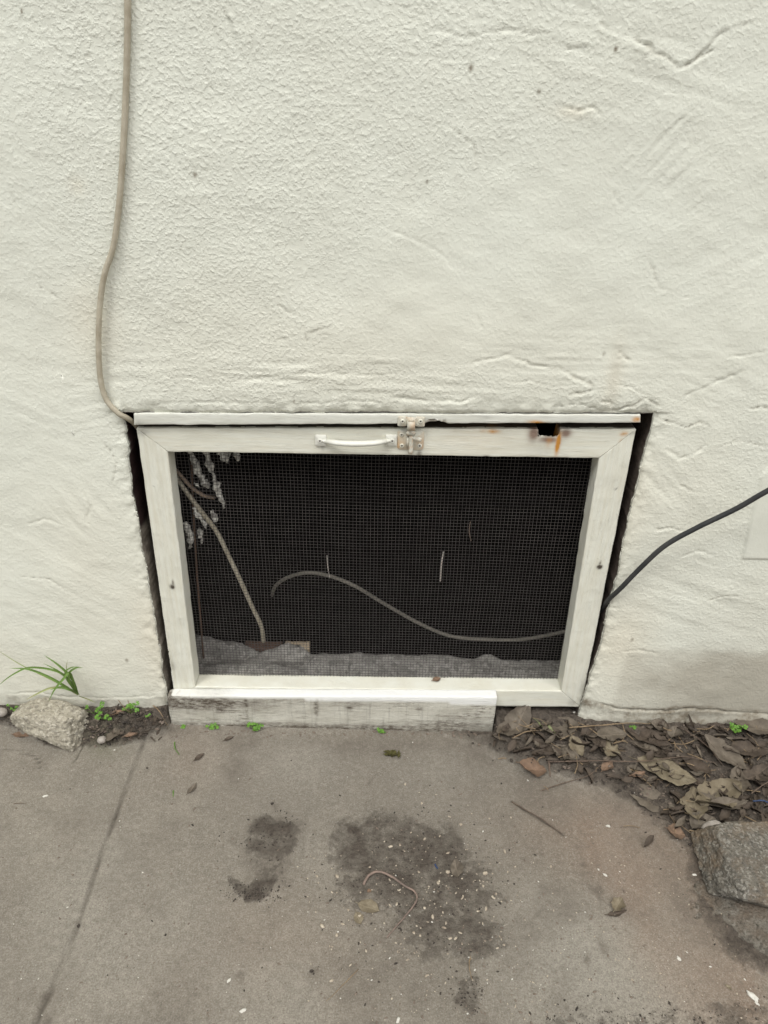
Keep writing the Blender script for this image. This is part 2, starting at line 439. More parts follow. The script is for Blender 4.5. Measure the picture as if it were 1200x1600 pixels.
# ------------------------------------------------------------------ the wall
HL = [(192, 651), (198, 690), (203, 740), (213, 800), (221, 850), (233, 920), (243, 985), (253, 1040), (262, 1100), (266, 1140)]
HR = [(1024, 648), (1010, 700), (997, 750), (984, 800), (972, 860), (961, 915), (948, 960), (938, 1010), (922, 1060), (908, 1100), (900, 1140)]
Lp = np.array([xz(*p) for p in HL]); Rp = np.array([xz(*p) for p in HR])
ZT = at(600, 647)[2]
def xL(z): return np.interp(z, Lp[::-1, 1], Lp[::-1, 0])
def xR(z): return np.interp(z, Rp[::-1, 1], Rp[::-1, 0])

def nonuni(lo, hi, step, far_lo, far_hi):
    c = np.arange(lo, hi+step*.5, step); L = [c[0]]; d = step
    while L[0] > far_lo: d *= 1.35; L.insert(0, max(L[0]-d, far_lo))
    H = [c[-1]]; d = step
    while H[-1] < far_hi: d *= 1.35; H.append(min(H[-1]+d, far_hi))
    return np.array(L[:-1]+list(c)+H[1:])
GS = .0023
xs = nonuni(-.80, .80, GS, -5, 5); zs = nonuni(-.03, 1.26, GS, -.08, 3.4)
iL = int(np.argmin(abs(xs-xL(.3)))); iR = int(np.argmin(abs(xs-xR(.3)))); jT = int(np.argmin(abs(zs-ZT)))
X, Z = np.meshgrid(xs, zs)             # rows = z
fade = 1-sstep(0, .12, Z-ZT)
Zc = np.clip(Z, Lp[:, 1].min(), ZT)
edgeN = .0034*fbm(Z*45, Z*0+3, None, 5, 11, .65)+.0015*vnoise(Z*25, Z*0, None, 12)
tL = xL(Zc)+edgeN; tR = xR(Zc)+.0034*fbm(Z*45, Z*0+9, None, 5, 15, .65)
wL = np.clip(1-abs(X-xs[iL])/.14, 0, 1); wR = np.clip(1-abs(X-xs[iR])/.14, 0, 1)
X = X + fade*(wL*(tL-xs[iL]) + wR*(tR-xs[iR]))
tz = np.interp(X, [at(200, 646)[0], at(1022, 647)[0]], [at(200, 646)[2], at(1022, 647)[2]])-.0012+.0024*fbm(X*45, X*0, None, 5, 21, .65)
Z = Z + np.clip(1-abs(Z-zs[jT])/.10, 0, 1)*(tz-zs[jT])*((X > -.5) & (X < .55))

D = np.zeros_like(X)                   # displacement towards the viewer, metres
def gauss(px, py, rx, ry, ang=0):
    cx_, cz_ = xz(px, py); a = math.radians(ang); k = .00097
    dx, dz = X-cx_, Z-cz_
    u = dx*math.cos(a)+dz*math.sin(a); v = -dx*math.sin(a)+dz*math.cos(a)
    return np.exp(-(u/(rx*k))**2-(v/(ry*k))**2)
# how rough each area is
rough = .55+.35*fbm(X*3.1+2, Z*3.1, None, 3, 31)
rough += .40*gauss(250, 120, 420, 260)+.30*gauss(330, 420, 300, 260)+.25*gauss(700, 230, 160, 200)
rough -= .45*gauss(900, 420, 220, 150, 20)+.35*gauss(60, 640, 120, 260)+.3*gauss(640, 480, 120, 130)+.35*gauss(960, 330, 120, 120)
rough -= .30*gauss(1120, 560, 120, 140)+.25*gauss(60, 340, 50, 200)
rough += .35*gauss(640, 600, 420, 30)+.3*gauss(960, 640, 90, 40)
rough = np.clip(rough, .34+.15*fbm(X*5, Z*5, None, 2, 33), 1.1)
n1 = fbm(X*120+.5*Z*120, Z*150-X*40, None, 3, 41); n2 = fbm(X*38, Z*38, None, 3, 45)
kn = np.clip(n1+.12, 0, 1)
lumpy = .45+.9*np.clip(fbm(X*11, Z*11, None, 3, 48)+.35, 0, 1)
D += lumpy*rough*(.00037*kn+.00021*n1)+.0003*n2*rough+.0010*fbm(X*26+Z*9, Z*34, None, 3, 49)*(.4+.6*(1-np.clip(rough, 0, 1)))
D += .0022*fbm(X*9, Z*9, None, 3, 51)+.0035*fbm(X*2.5, Z*2.5, None, 2, 55)
# trowel scrapes, a directional relief
def scrape(px, py, rx, ry, ang, amp, freq):
    global D
    a = math.radians(ang); u = X*math.cos(a)+Z*math.sin(a); v = -X*math.sin(a)+Z*math.cos(a)
    D += .6*amp*gauss(px, py, rx, ry, ang)*fbm(u*freq*.12, v*freq, None, 3, int(px))
scrape(1040, 250, 60, 70, 50, .0016, 170); scrape(900, 560, 180, 40, 0, .0022, 90)
scrape(500, 590, 350, 30, 0, .0030, 110); scrape(700, 625, 120, 16, 2, .0030, 120)
scrape(1100, 600, 110, 60, -20, .0018, 80); scrape(980, 90, 120, 60, -15, .0026, 70); scrape(60, 600, 110, 90, -25, .0014, 60)
scrape(90, 900, 110, 130, -35, .0022, 60); scrape(1090, 930, 110, 110, -20, .0022, 60); scrape(160, 640, 60, 60, 10, .0026, 70); scrape(1130, 420, 110, 120, 30, .0008, 80)
scrape(360, 60, 22, 60, 100, .003, 130); scrape(130, 800, 60, 80, -60, .003, 60); scrape(1040, 760, 60, 60, -45, .003, 60)
# ledges: the edges of plaster coats, lip above, notch below
def ledge(pts, wpx=4, h=.0022, lip=.6, dirt=.0, seed=1, layer=0):
    global D, MR
    P = [xz(*p) for p in pts]
    x0 = min(p[0] for p in P)-.08; x1 = max(p[0] for p in P)+.08; z0 = min(p[1] for p in P)-.08; z1 = max(p[1] for p in P)+.08
    j0, j1 = np.searchsorted(zs, [z0-.03, z1+.03]); 
    sl_ = (slice(max(j0-3, 0), j1+3), slice(max(np.searchsorted(xs, x0-.05)-3, 0), np.searchsorted(xs, x1+.05)+3))
    x = X[sl_]; z = Z[sl_]
    xx = x+.0042*fbm(x*60, z*60, None, 4, seed, .65); zz = z+.0042*fbm(x*60+9, z*60, None, 4, seed+3, .65)
    d, s, t = polydist(xx, zz, P); k = wpx*.00097
    taper = np.clip(np.minimum(t, 1-t)*7, .0, 1)*(.55+.45*vnoise(t*14+seed, t*0))
    sd_ = d*s
    D[sl_] += taper*h*(.13*lip*np.exp(-((sd_-k)/k)**2)-.95*np.exp(-((sd_+k*.4)/(k*.5))**2))
    D[sl_] += taper*h*.22*np.exp(-np.clip(sd_, 0, None)/.012)*(sd_ > -k*.4)
    if layer: D[sl_] += taper*layer*np.exp(-np.clip(sd_, 0, None)/.02)*(sd_ > 0)
    if dirt: MR[sl_] = np.maximum(MR[sl_], min(1, dirt*1.7)*taper*np.exp(-((sd_+k*.3)/(k*.55))**2))
MR = np.zeros_like(X)
ledge([(600, 25), (640, 35), (690, 50), (725, 60), (760, 52), (790, 48), (830, 54), (880, 50), (905, 46)][::-1], 3, .0020, .9, .12, 1)
ledge([(912, 46), (940, 42), (970, 55), (1010, 76), (1035, 92), (1060, 106), (1085, 96), (1110, 82), (1135, 80)][::-1], 4, .0042, .9, .40, 2)
ledge([(1080, 98), (1105, 70), (1125, 48), (1155, 38), (1200, 28)], 4, .0028, .9, .15, 3)
ledge([(880, 76), (915, 71), (950, 80)], 3, .002, .9, .1, 4)
ledge([(480, 522), (500, 515), (522, 508)], 3, .0024, .9, .15, 5)
ledge([(430, 532), (465, 524)], 3, .0016, 1, .05, 6)
ledge([(55, 446), (72, 455), (88, 467)][::-1], 2.5, .0024, .9, .25, 7)
ledge([(112, 512), (150, 540)][::-1], 2, .0016, 1, .1, 8)
ledge([(15, 640), (45, 655), (75, 668), (95, 690)][::-1], 3, .0014, 1, .04, 9)
ledge([(10, 290), (25, 320), (42, 370)][::-1], 2.5, .0016, 1, .1, 10)
ledge([(318, 120), (330, 140), (340, 152)][::-1], 2.5, .003, 1, .1, 11)
ledge([(345, 5), (358, 30), (372, 65)], 3, .003, 1, .05, 12)
ledge([(360, 600), (420, 592), (500, 585), (560, 590), (640, 583)][::-1], 5, .0024, .9, .04, 13)
ledge([(600, 622), (660, 628), (720, 628), (770, 616)][::-1], 4, .0030, 1, .04, 14)
ledge([(225, 636), (330, 630), (450, 634), (560, 628), (650, 636)][::-1], 3, .0022, 1, .03, 15)
ledge([(720, 572), (760, 565), (790, 556), (830, 572), (870, 578)][::-1], 4, .0030, .9, .12, 16)
ledge([(868, 575), (895, 588), (915, 600), (928, 608)][::-1], 4, .0036, 1, .30, 17, .0006)
ledge([(888, 622), (905, 615), (930, 608)][::-1], 4, .0045, 1, .5, 18)
ledge([(925, 625), (952, 632), (958, 645), (985, 636), (1010, 625), (1035, 640)][::-1], 4, .0045, 1, .45, 19)
ledge([(1022, 652), (1045, 662), (1072, 668), (1090, 662), (1110, 668)][::-1], 2.6, .0045, .9, .6, 20)
ledge([(965, 553), (975, 557), (985, 570)][::-1], 3, .0035, .9, .4, 21)
ledge([(1170, 640), (1188, 636), (1202, 642)][::-1], 3.5, .0045, .9, .5, 22)
ledge([(1035, 700), (1060, 718), (1085, 712), (1108, 694)][::-1], 4, .0028, 1, .05, 23)
ledge([(1060, 760), (1080, 768), (1095, 771)][::-1], 3, .0030, 1, .3, 24)
ledge([(1022, 828), (1045, 826), (1065, 832)][::-1], 4, .0030, 1, .15, 25)
ledge([(1060, 872), (1090, 862), (1120, 868)][::-1], 4, .0024, 1, .05, 26)
ledge([(125, 765), (140, 790), (135, 815), (150, 830)][::-1], 4, .0026, 1, .05, 27)
ledge([(40, 820), (70, 812), (100, 822)][::-1], 4, .002, 1, .04, 28)
ledge([(1020, 225), (1060, 190), (1100, 160)], 3, .0014, 1, .03, 29)
ledge([(955, 300), (970, 325)][::-1], 3, .0018, 1, .1, 30)
ledge([(600, 360), (650, 375), (690, 400), (715, 430)][::-1], 3, .0014, 1, .04, 31)
ledge([(745, 490), (755, 515)], 3, .0014, 1, .04, 32)
ledge([(1130, 560), (1170, 555), (1200, 548)][::-1], 3, .0018, 1, .05, 33)
ledge([(1060, 620), (1110, 600), (1170, 575)], 5, .0016, 1, .0, 34)
ledge([(0, 1085), (60, 1083), (110, 1090), (190, 1092), (255, 1088)][::-1], 4, .0025, .4, .25, 35)
ledge([(930, 1098), (960, 1108), (1020, 1112), (1080, 1108), (1150, 1116), (1230, 1120)][::-1], 4, .006, .15, .75, 36)
ledge([(968, 1020), (1000, 1018), (1040, 1025)][::-1], 4, .002, 1, .15, 37)
ledge([(880, 170), (900, 175), (925, 172), (940, 185)][::-1], 4, .003, 1, .1, 38)
for k_, pts in enumerate([[(1120, 700), (1150, 690), (1200, 700)], [(60, 60), (120, 95), (150, 90)], [(420, 470), (470, 500), (480, 540)], [(1010, 400), (1030, 450), (1080, 470)],
        [(790, 600), (830, 596), (868, 606), (905, 602)], [(950, 600), (985, 606), (1018, 622), (1050, 640)], [(1100, 940), (1140, 930), (1180, 940)], [(30, 900), (80, 905), (110, 930)], [(860, 640), (900, 632), (940, 642), (990, 646)],
        [(700, 200), (740, 230), (745, 270)], [(160, 690), (180, 720), (175, 760)]]):
    ledge(pts[::-1], 2.4, .0026, .6, .28, 60+k_)
foot_ = polymask(X, Z+.004*fbm(X*40, X*0, None, 3, 84), [xz(*p) for p in [(905, 1090), (940, 1099), (1020, 1106), (1080, 1101), (1150, 1109), (1400, 1116), (1400, 1240), (880, 1240)]], .004)
MR = np.maximum(MR, .95*foot_*(.70+.8*fbm(X*30, Z*40, None, 4, 85)))
footl = polymask(X, Z+.004*fbm(X*40, X*0, None, 3, 86), [xz(*p) for p in [(-200, 1084), (60, 1084), (110, 1090), (190, 1093), (262, 1090), (262, 1200), (-200, 1200)]], .006)
MR = np.maximum(MR, .45*footl*(.6+.9*fbm(X*25, Z*40, None, 4, 87)))
# a flat raised patch at the right edge
pp = [xz(*p) for p in [(1160, 872), (1172, 812), (1190, 742), (1230, 700), (1300, 700), (1300, 878), (1200, 873)]]
pm = polymask(X, Z, pp, .0022); D = D*(1-.6*pm)+.0030*pm; rough = rough*(1-.8*pm)
# foundation lip at the foot of the wall
D += .003*(1-sstep(.0, .022, Z-.032+.012*fbm(X*20, X*0, None, 3, 60)))*(X > .3)
D += .002*fbm(X*30, Z*45, None, 4, 61)*(1-sstep(.02, .07, Z))
# rounded arris of the opening
inz = Z < tz+.004
dl = np.abs(X-tL); dr = np.abs(X-tR)
edge_d = np.where(inz, np.minimum(dl, dr), 1); edge_d = np.minimum(edge_d, np.where((X > tL) & (X < tR), np.abs(Z-tz), 1))
D -= .004*np.exp(-(edge_d/.004)**2)+.003*np.exp(-(edge_d/.02)**2)*(1+fbm(X*60, Z*60, None, 3, 64))

# masks
MG = np.clip(rough*1.0, 0, 1.2)
stain_low = gauss(1120, 1065, 130, 42)*.55+gauss(960, 1060, 40, 60)*.25+gauss(1010, 960, 60, 30)*.15
W2 = gauss(150, 870, 120, 220)*.25+gauss(240, 1000, 40, 120)*.5+gauss(970, 1000, 60, 100)*.45+gauss(960, 590, 14, 55)*.35
W2 += np.clip(1-Z/.55, 0, 1)*.42*(.7+.6*fbm(X*7, Z*7, None, 4, 72))
W2 += gauss(140, 500, 40, 60)*.35+gauss(600, 560, 500, 120)*.28+gauss(1060, 780, 120, 150)*.25+gauss(120, 290, 12, 12)*.4
W2 += gauss(895, 175, 22, 8)*.5+gauss(985, 800, 30, 120)*.3
G2_ = gauss(1170, 1075, 150, 62, -4)*.95+gauss(1180, 950, 90, 130)*.16+gauss(30, 460, 40, 30)*.10+gauss(200, 545, 60, 30)*.08
G2_ += gauss(960, 585, 9, 45)*.25+gauss(500, 520, 18, 8)*.30
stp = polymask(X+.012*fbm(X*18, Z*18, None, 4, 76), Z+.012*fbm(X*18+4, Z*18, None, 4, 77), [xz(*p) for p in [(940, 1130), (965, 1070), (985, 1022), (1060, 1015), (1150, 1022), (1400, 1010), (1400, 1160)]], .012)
G2_ += .58*stp+.20*sstep(.45, .62, X)*np.clip(1-Z/.35, 0, 1)  # brown stain, deepened with painted shade towards the lower right
G2_ += .45*np.clip(1-(Z-.02)/.05, 0, 1)*(X < 0)*(.5+.8*fbm(X*22, Z*22, None, 4, 78))
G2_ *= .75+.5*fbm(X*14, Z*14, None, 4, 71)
base_d = np.clip(1-(Z-.028-.014*fbm(X*16, X*0, None, 4, 79)-.014*(X > .3))/.022, 0, 1)
MR = np.maximum(MR, .30*np.clip(1-(Z-.03)/.07, 0, 1)*np.clip(.3+fbm(X*25, Z*60, None, 4, 80), 0, 1)*2)
MR = np.maximum(MR, base_d*.85*(.6+.5*fbm(X*40, Z*40, None, 3, 73)))
MR = np.maximum(MR, .9*np.exp(-(np.abs(Z-tz)/.0020)**2)*((X > tL) & (X < tR))*(fbm(X*90, Z*0, None, 3, 74) > .12))
MR = np.maximum(MR, .5*np.exp(-(edge_d/.006)**2)*np.clip(.2+fbm(X*50, Z*50, None, 3, 75), 0, 1)*(Z < ZT-.02))
for (px, py, r_) in [(305, 273, 2.2), (736, 106, 2.6), (842, 143, 1.8), (667, 285, 1.6), (459, 628, 1.8), (944, 553, 1.8), (962, 77, 2), (186, 1115, 2), (35, 18, 1.5), (198, 1032, 2.5), (988, 1000, 2.5)]:
    MR = np.maximum(MR, gauss(px, py, r_, r_*1.5)*1.6)

nz, nx = X.shape
idx = np.arange(nz*nx).reshape(nz, nx)
V = np.stack([X, -D, Z], -1).reshape(-1, 3)
q = np.stack([idx[:-1, :-1], idx[:-1, 1:], idx[1:, 1:], idx[1:, :-1]], -1)
keep = np.ones(q.shape[:2], bool); keep[:jT, iL:iR] = False
F4 = q[keep]
mask = np.stack([np.clip(MR, 0, 1), MG, np.zeros_like(MR)], -1).reshape(-1, 3)
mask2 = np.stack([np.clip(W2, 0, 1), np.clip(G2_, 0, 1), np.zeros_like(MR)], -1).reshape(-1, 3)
# jambs and soffit
border = [idx[j, iL] for j in range(0, jT)]+[idx[jT, i] for i in range(iL, iR+1)]+[idx[j, iR] for j in range(jT-1, -1, -1)]
border = np.array(border); nb = len(border)
offs = np.array([.003, .007, .012, .020, .030, .045, .065, .09, .12, .16])
VV = [V]; MM = [mask]; MM2 = [mask2]; prev = border; base = len(V); FF = [F4]
bp = V[border]
for k, o in enumerate(offs):
    p = bp.copy(); p[:, 1] = np.maximum(bp[:, 1], 0)*.3+o
    nn = .0030*fbm(bp[:, 2]*45+k*.4, bp[:, 0]*45+o*40, None, 4, 81)*min(1, o/.01)
    lside = np.arange(nb) < jT; rside = np.arange(nb) > jT+(iR-iL); top = ~(lside | rside)
    p[lside, 0] += nn[lside]-.002; p[rside, 0] += nn[rside]+.002; p[top, 2] += nn[top]+.001
    new = base+np.arange(nb); base += nb
    VV.append(p)
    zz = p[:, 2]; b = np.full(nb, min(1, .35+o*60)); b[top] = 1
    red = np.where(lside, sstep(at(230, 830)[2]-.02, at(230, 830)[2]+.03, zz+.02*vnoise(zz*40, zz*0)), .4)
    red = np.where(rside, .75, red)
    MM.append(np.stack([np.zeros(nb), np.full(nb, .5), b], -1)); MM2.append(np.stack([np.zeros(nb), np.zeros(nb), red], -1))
    FF.append(np.stack([prev[:-1], new[:-1], new[1:], prev[1:]], -1)); prev = new
# the wall's own thickness at its far outer ends
ob = np.concatenate([idx[:, 0], idx[-1, 1:], idx[::-1, -1][1:]])
p = V[ob].copy(); p[:, 1] = .22; new = base+np.arange(len(ob)); base += len(ob)
VV.append(p); MM.append(mask[ob]); MM2.append(mask2[ob]); FF.append(np.stack([ob[:-1], ob[1:], new[1:], new[:-1]], -1))
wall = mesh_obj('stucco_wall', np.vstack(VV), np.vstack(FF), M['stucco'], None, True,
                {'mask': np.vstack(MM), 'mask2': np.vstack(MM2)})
tag(wall, 'rough cream white stucco house wall around the crawl space opening', 'wall')

# plaster squeezed through behind the opening, parts of the wall
def drip(pts, w, depth, seed):
    P = catmull([at(px, py, Y) for px, py, Y in pts], 8); n = len(P)
    rr = np.array([w*(.35+.75*math.sin(math.pi*(.12+.8*i/(n-1))))*(1+.45*float(vnoise(i*.55, seed*3.1))) for i in range(n)])*.85
    Vt, Ft = tube(P, rr, 14)
    d = fbm(Vt[:, 0]*140, Vt[:, 2]*140, Vt[:, 1]*140, 3, seed)
    Vt = Vt+np.stack([d, fbm(Vt[:, 0]*130+5, Vt[:, 2]*130, None, 3, seed+4), d*.6], -1)*w*1.25
    mesh_obj('plaster_drip', Vt, Ft, M['plaster'], wall)
drip([(292, 690, .075), (306, 728, .075), (320, 752, .078), (326, 762, .08)], .0055, 0, 1)
drip([(318, 700, .070), (331, 735, .072), (340, 765, .074), (350, 795, .076)], .0050, 0, 2)
drip([(340, 695, .062), (352, 712, .062), (357, 724, .062)], .0065, 0, 3)
drip([(302, 792, .080), (312, 806, .080), (322, 824, .08)], .006, 0, 4)
drip([(330, 798, .09), (337, 815, .09)], .0045, 0, 5)
drip([(290, 815, .066), (297, 835, .066), (298, 855, .066)], .0055, 0, 6)
drip([(311, 825, .085), (316, 848, .085)], .004, 0, 7)
drip([(302, 755, .065), (313, 760, .065)], .0022, 0, 8)
drip([(367, 702, .09), (372, 720, .09)], .004, 0, 9)

# ------------------------------------------------------------------ crawl space behind the wall
def quadbox(x0, x1, y0, y1, z0, z1, name, mat):
    v = [(x0, y0, z0), (x1, y0, z0), (x1, y1, z0), (x0, y1, z0), (x0, y0, z1), (x1, y0, z1), (x1, y1, z1), (x0, y1, z1)]
    f = [(0, 1, 2, 3), (4, 7, 6, 5), (1, 5, 6, 2), (2, 6, 7, 3), (3, 7, 4, 0)]
    return mesh_obj(name, v, f, mat, None, False)
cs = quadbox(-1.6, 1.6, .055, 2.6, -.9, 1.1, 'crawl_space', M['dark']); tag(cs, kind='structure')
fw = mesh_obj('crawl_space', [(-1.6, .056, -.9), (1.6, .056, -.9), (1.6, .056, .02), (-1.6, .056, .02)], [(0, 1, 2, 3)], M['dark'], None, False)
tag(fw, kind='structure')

# lumpy footing seen through the foot of the screen
top_px = [(300, 1030), (325, 1029), (350, 1028), (378, 1027), (405, 1022), (430, 1026), (450, 1030), (475, 1027), (500, 1021), (560, 1021), (600, 1023), (640, 1024), (700, 1023), (735, 1029), (765, 1035), (790, 1031), (830, 1032), (870, 1034), (900, 1036)]
tp = np.array([at(px, py, .125) for px, py in top_px])
ux = np.linspace(tp[0, 0]-.06, tp[-1, 0]+.05, 260)
prof = [(.050, -.02, 0), (.054, .05, 0), (.060, .066, .1), (.072, .072, .25), (.085, .079, .45), (.1, None, .8), (.115, None, .97), (.125, None, 1.0), (.128, None, .6), (.131, None, -.5), (.135, None, -2.5), (.14, -.5, 0)]
Vf = []
for k, (yy, z0, a) in enumerate(prof):
    zt = np.interp(ux, tp[:, 0], tp[:, 2])
    z = (.072+(zt-.072)*a) if z0 is None else np.full_like(ux, z0) + (zt-.072)*a*.4
    am = .0042 if k > 1 else .001
    z = z+am*fbm(ux*42, ux*0+yy*42, None, 4, 91); y = yy+am*.8*fbm(ux*42+7, ux*0+yy*40, None, 4, 92)
    Vf.append(np.stack([ux, y, z], -1))
Vf = np.array(Vf); ny_, nx_ = Vf.shape[:2]; ii = np.arange(ny_*nx_).reshape(ny_, nx_)
ft = mesh_obj('concrete_footing', Vf.reshape(-1, 3), np.stack([ii[:-1, :-1], ii[:-1, 1:], ii[1:, 1:], ii[1:, :-1]], -1).reshape(-1, 4), M['footing'])
tag(ft, 'lumpy grey concrete footing behind the foot of the wire screen', 'footing')

def block(name, mat, x0, x1, y0, y1, z0, z1, rz, label, cat, seed):
    A = [(x0, y0, z1), (x0, y0, z0), (x0, y1, z0), (x0, y1, z1)]; B = [(x1, y0, z1), (x1, y0, z0), (x1, y1, z0), (x1, y1, z1)]
    P, Fc = bar(A, B, 24, 5, .003, .0015, seed)
    c = P.mean(0); a = math.radians(rz); d = P-c
    P = np.stack([c[0]+d[:, 0]*math.cos(a)-d[:, 1]*math.sin(a), c[1]+d[:, 0]*math.sin(a)+d[:, 1]*math.cos(a), P[:, 2]], -1)
    o = mesh_obj(name, P, Fc, mat); tag(o, label, cat); return o
a_ = at(446, 1008, .16); b_ = at(484, 1008, .16); zt_ = at(465, 1001, .172)[2]; zb_ = zt_-.03
block('brick', M['brick_pale'], a_[0], b_[0], .148, .172, zb_, zt_, 0, 'small pale tan brick lying on the footing behind the screen', 'brick', 3)
a_ = at(385, 1008, .175); b_ = at(443, 1008, .175)
block('brick', M['brick'], a_[0], b_[0]-.002, .150, .176, zb_, at(420, 1001, .176)[2], 0, 'dark brown brick beside the pale brick behind the screen', 'brick', 4)

# things hanging inside
def strand(name, pts, r, mat, label, cat, sides=6):
    P = catmull([np.asarray(p) for p in pts], 12); Vt, Ft = tube(P, r, sides)
    o = mesh_obj(name, Vt, Ft, mat); tag(o, label, cat); return o
strand('metal_rod', [at(298, 690, .12), at(302, 800, .12), at(308, 900, .12), at(318, 1028, .12)], .0020, M['rod'],
       'thin rusty rod standing upright behind the left side of the screen', 'rod')
strand('thread', [at(511, 868, .10), at(512, 884, .10), at(515, 903, .10)], .0009, M['thread'], 'thin pale thread hanging above the bend of the inner cable', 'thread')
strand('thread', [at(693, 862, .11), at(690, 880, .11), at(688, 908, .11)], .0014, M['thread'], 'thicker white thread hanging behind the middle right of the screen', 'thread')
strand('thread', [at(735, 815, .14), at(733, 830, .14), at(736, 845, .14)], .0008, M['brown_cable'], 'faint brown thread hanging above and right of the white thread', 'thread')

# ------------------------------------------------------------------ trim board over the hatch
YT = .0025
def fmask(P, blobs):                   # blobs: (px, py, Y, rx, ry, channel, amount)
    m = np.zeros((len(P), 3))
    for (px, py, Y, rx, ry, ch, am) in blobs:
        c = at(px, py, Y)
        g = am*np.exp(-((P[:, 0]-c[0])/(rx*.00098))**2-((P[:, 2]-c[2])/(ry*.0011))**2)
        m[:, ch] = np.maximum(m[:, ch], g)
    return np.clip(m, 0, 1)
def q4(pt, pb, Y, dep):                # quad section from a top and bottom pixel on the front plane
    a = at(*pt, Y); b = at(*pb, Y); return [a, b, b+[0, dep, 0], a+[0, dep, 0]]
A = q4((209, 646), (209, 664.5), YT, .03); B = q4((1001, 648), (1001, 660.5), YT, .03)
def wtrim(P):
    P = P.copy(); lo = P[:, 2] < at(600, 656, YT)[2]
    for (px, r_, dh) in [(676, 11, .0035), (690, 8, .003), (870, 22, .0035), (905, 14, .002)]:
        c = at(px, 660, YT)[0]; P[:, 2] += lo*dh*np.exp(-((P[:, 0]-c)/(r_*.00098))**4)
    return P
P, Fc = bar(A, B, 300, 6, .0015, .0012, 5, None, wtrim)
trimm = empty('trim_board', at(209, 664, YT), 'narrow white painted trim strip between the stucco and the hatch top', 'trim board')
mesh_obj('strip', P, Fc, M['trim'], trimm, True, {'mask': fmask(P, [(680, 661, YT, 15, 3.5, 2, 1.4), (838, 660, YT, 12, 2.5, 0, .9), (995, 656, YT, 6, 4, 0, .8), (760, 652, YT, 10, 3, 1, .2), (216, 662, YT, 8, 5, 1, .3), (880, 662, YT, 30, 1.8, 1, .9)])})

# ------------------------------------------------------------------ the screened hatch
YF, DEP = .012, .038
hatch = empty('screened_hatch', at(600, 1095, YF), 'white painted wooden hatch frame with wire mesh in the wall opening', 'hatch')
oTL, oTR, oBR, oBL = (213, 669), (994, 671), (908, 1105), (274, 1099)
iTL, iTR, iBR, iBL = (262, 706), (936, 716), (877, 1080), (305, 1073)
def rail(o0, i0, o1, i1, mat, seed, blobs, name='rail', n=420, warp=None, ts=None, inner_flat=True):
    gap = .0004
    def sec(o, i):
        a = at(*o, YF); b = at(*i, YF); return [a, b, b+[0, DEP, 0], a+[0, DEP, 0]]
    A = np.array(sec(o0, i0)); B = np.array(sec(o1, i1))
    e = (B-A); e /= np.linalg.norm(e, axis=1)[:, None]; A = A+e*gap; B = B-e*gap
    P, Fc = bar(A, B, n, 16, .0015, .0010, seed, ts, warp)
    mk_ = fmask(P, blobs)
    if o0 is oTL and o1 is oTR:        # shade of the gap under the trim, painted dark on the rail's upper side
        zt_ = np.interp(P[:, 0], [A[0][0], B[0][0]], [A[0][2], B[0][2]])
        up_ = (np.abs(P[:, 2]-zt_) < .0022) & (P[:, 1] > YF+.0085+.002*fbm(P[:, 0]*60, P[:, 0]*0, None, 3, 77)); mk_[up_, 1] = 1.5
    return mesh_obj(name, P, Fc, mat, hatch, True, {'mask': mk_})
# rotted notch in the top rail
nx0, nx1 = at(843, 665, YF)[0], at(876, 665, YF)[0]
zt0 = at(860, 670, YF)[2]
def notch(P):
    P = P.copy()
    wv = P[:, 0]+.0012*fbm(P[:, 2]*200, P[:, 1]*200, None, 2, 5)
    k = sstep(nx0-.0012, nx0+.0005, wv)*(1-sstep(nx1-.0005, nx1+.0012, wv))
    dep = .0125+.72*(P[:, 1]-YF)+.0012*vnoise(P[:, 0]*500, P[:, 1]*100)
    lim = zt0-dep
    P[:, 2] = np.where(k > 0, np.minimum(P[:, 2], lim*k+P[:, 2]*(1-k)), P[:, 2]); return P
xa, xb = at(*oTL, YF)[0], at(*oTR, YF)[0]
tn = [(nx0-xa)/(xb-xa), (nx1-xa)/(xb-xa)]
ts = np.unique(np.concatenate([np.linspace(0, 1, 460), np.linspace(tn[0]-.012, tn[1]+.012, 90)]))
rust_top = [(771, 674, YF, 10, 3, 0, .75), (757, 673, YF, 10, 2, 0, .35), (872, 693, YF, 3.2, 15, 0, 1.4), (858, 690, YF, 5, 8, 0, .35), (975, 678, YF, 6, 3, 0, .7), (970, 692, YF, 3, 5, 0, .6),
            (834, 677, YF, 9, 12, 2, 1.3), (884, 677, YF, 9, 7, 2, 1.3), (858, 687, YF, 18, 5, 2, 1.2), (750, 680, YF, 60, 25, 0, .07), (850, 700, YF, 25, 20, 1, .12),
            (655, 709, YF, 5, 4, 1, .7), (400, 712, YF, 5, 2, 1, .3), (760, 714, YF, 5, 2, 1, .8), (222, 676, YF, 10, 6, 1, .35), (504, 697, YF, 3, 6, 1, .4)]
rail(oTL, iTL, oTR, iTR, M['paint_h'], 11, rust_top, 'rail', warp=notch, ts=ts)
rail(oBL, iBL, oBR, iBR, M['paint_h'], 13, [(430, 1066, .035, 4, 2, 1, .9), (895, 1098, YF, 10, 8, 1, .35), (800, 1104, YF, 120, 2, 1, .4), (330, 1069, .03, 10, 4, 1, .5)])
def chip(P):                           # worn edge at the foot of the left stile
    P = P.copy(); c = at(266, 1030, YF); k = np.exp(-((P[:, 2]-c[2])/.035)**2)*(P[:, 0] < c[0]+.012)
    P[:, 0] += k*.0016*np.abs(fbm(P[:, 2]*220, P[:, 1]*30, None, 3, 8))*2; return P
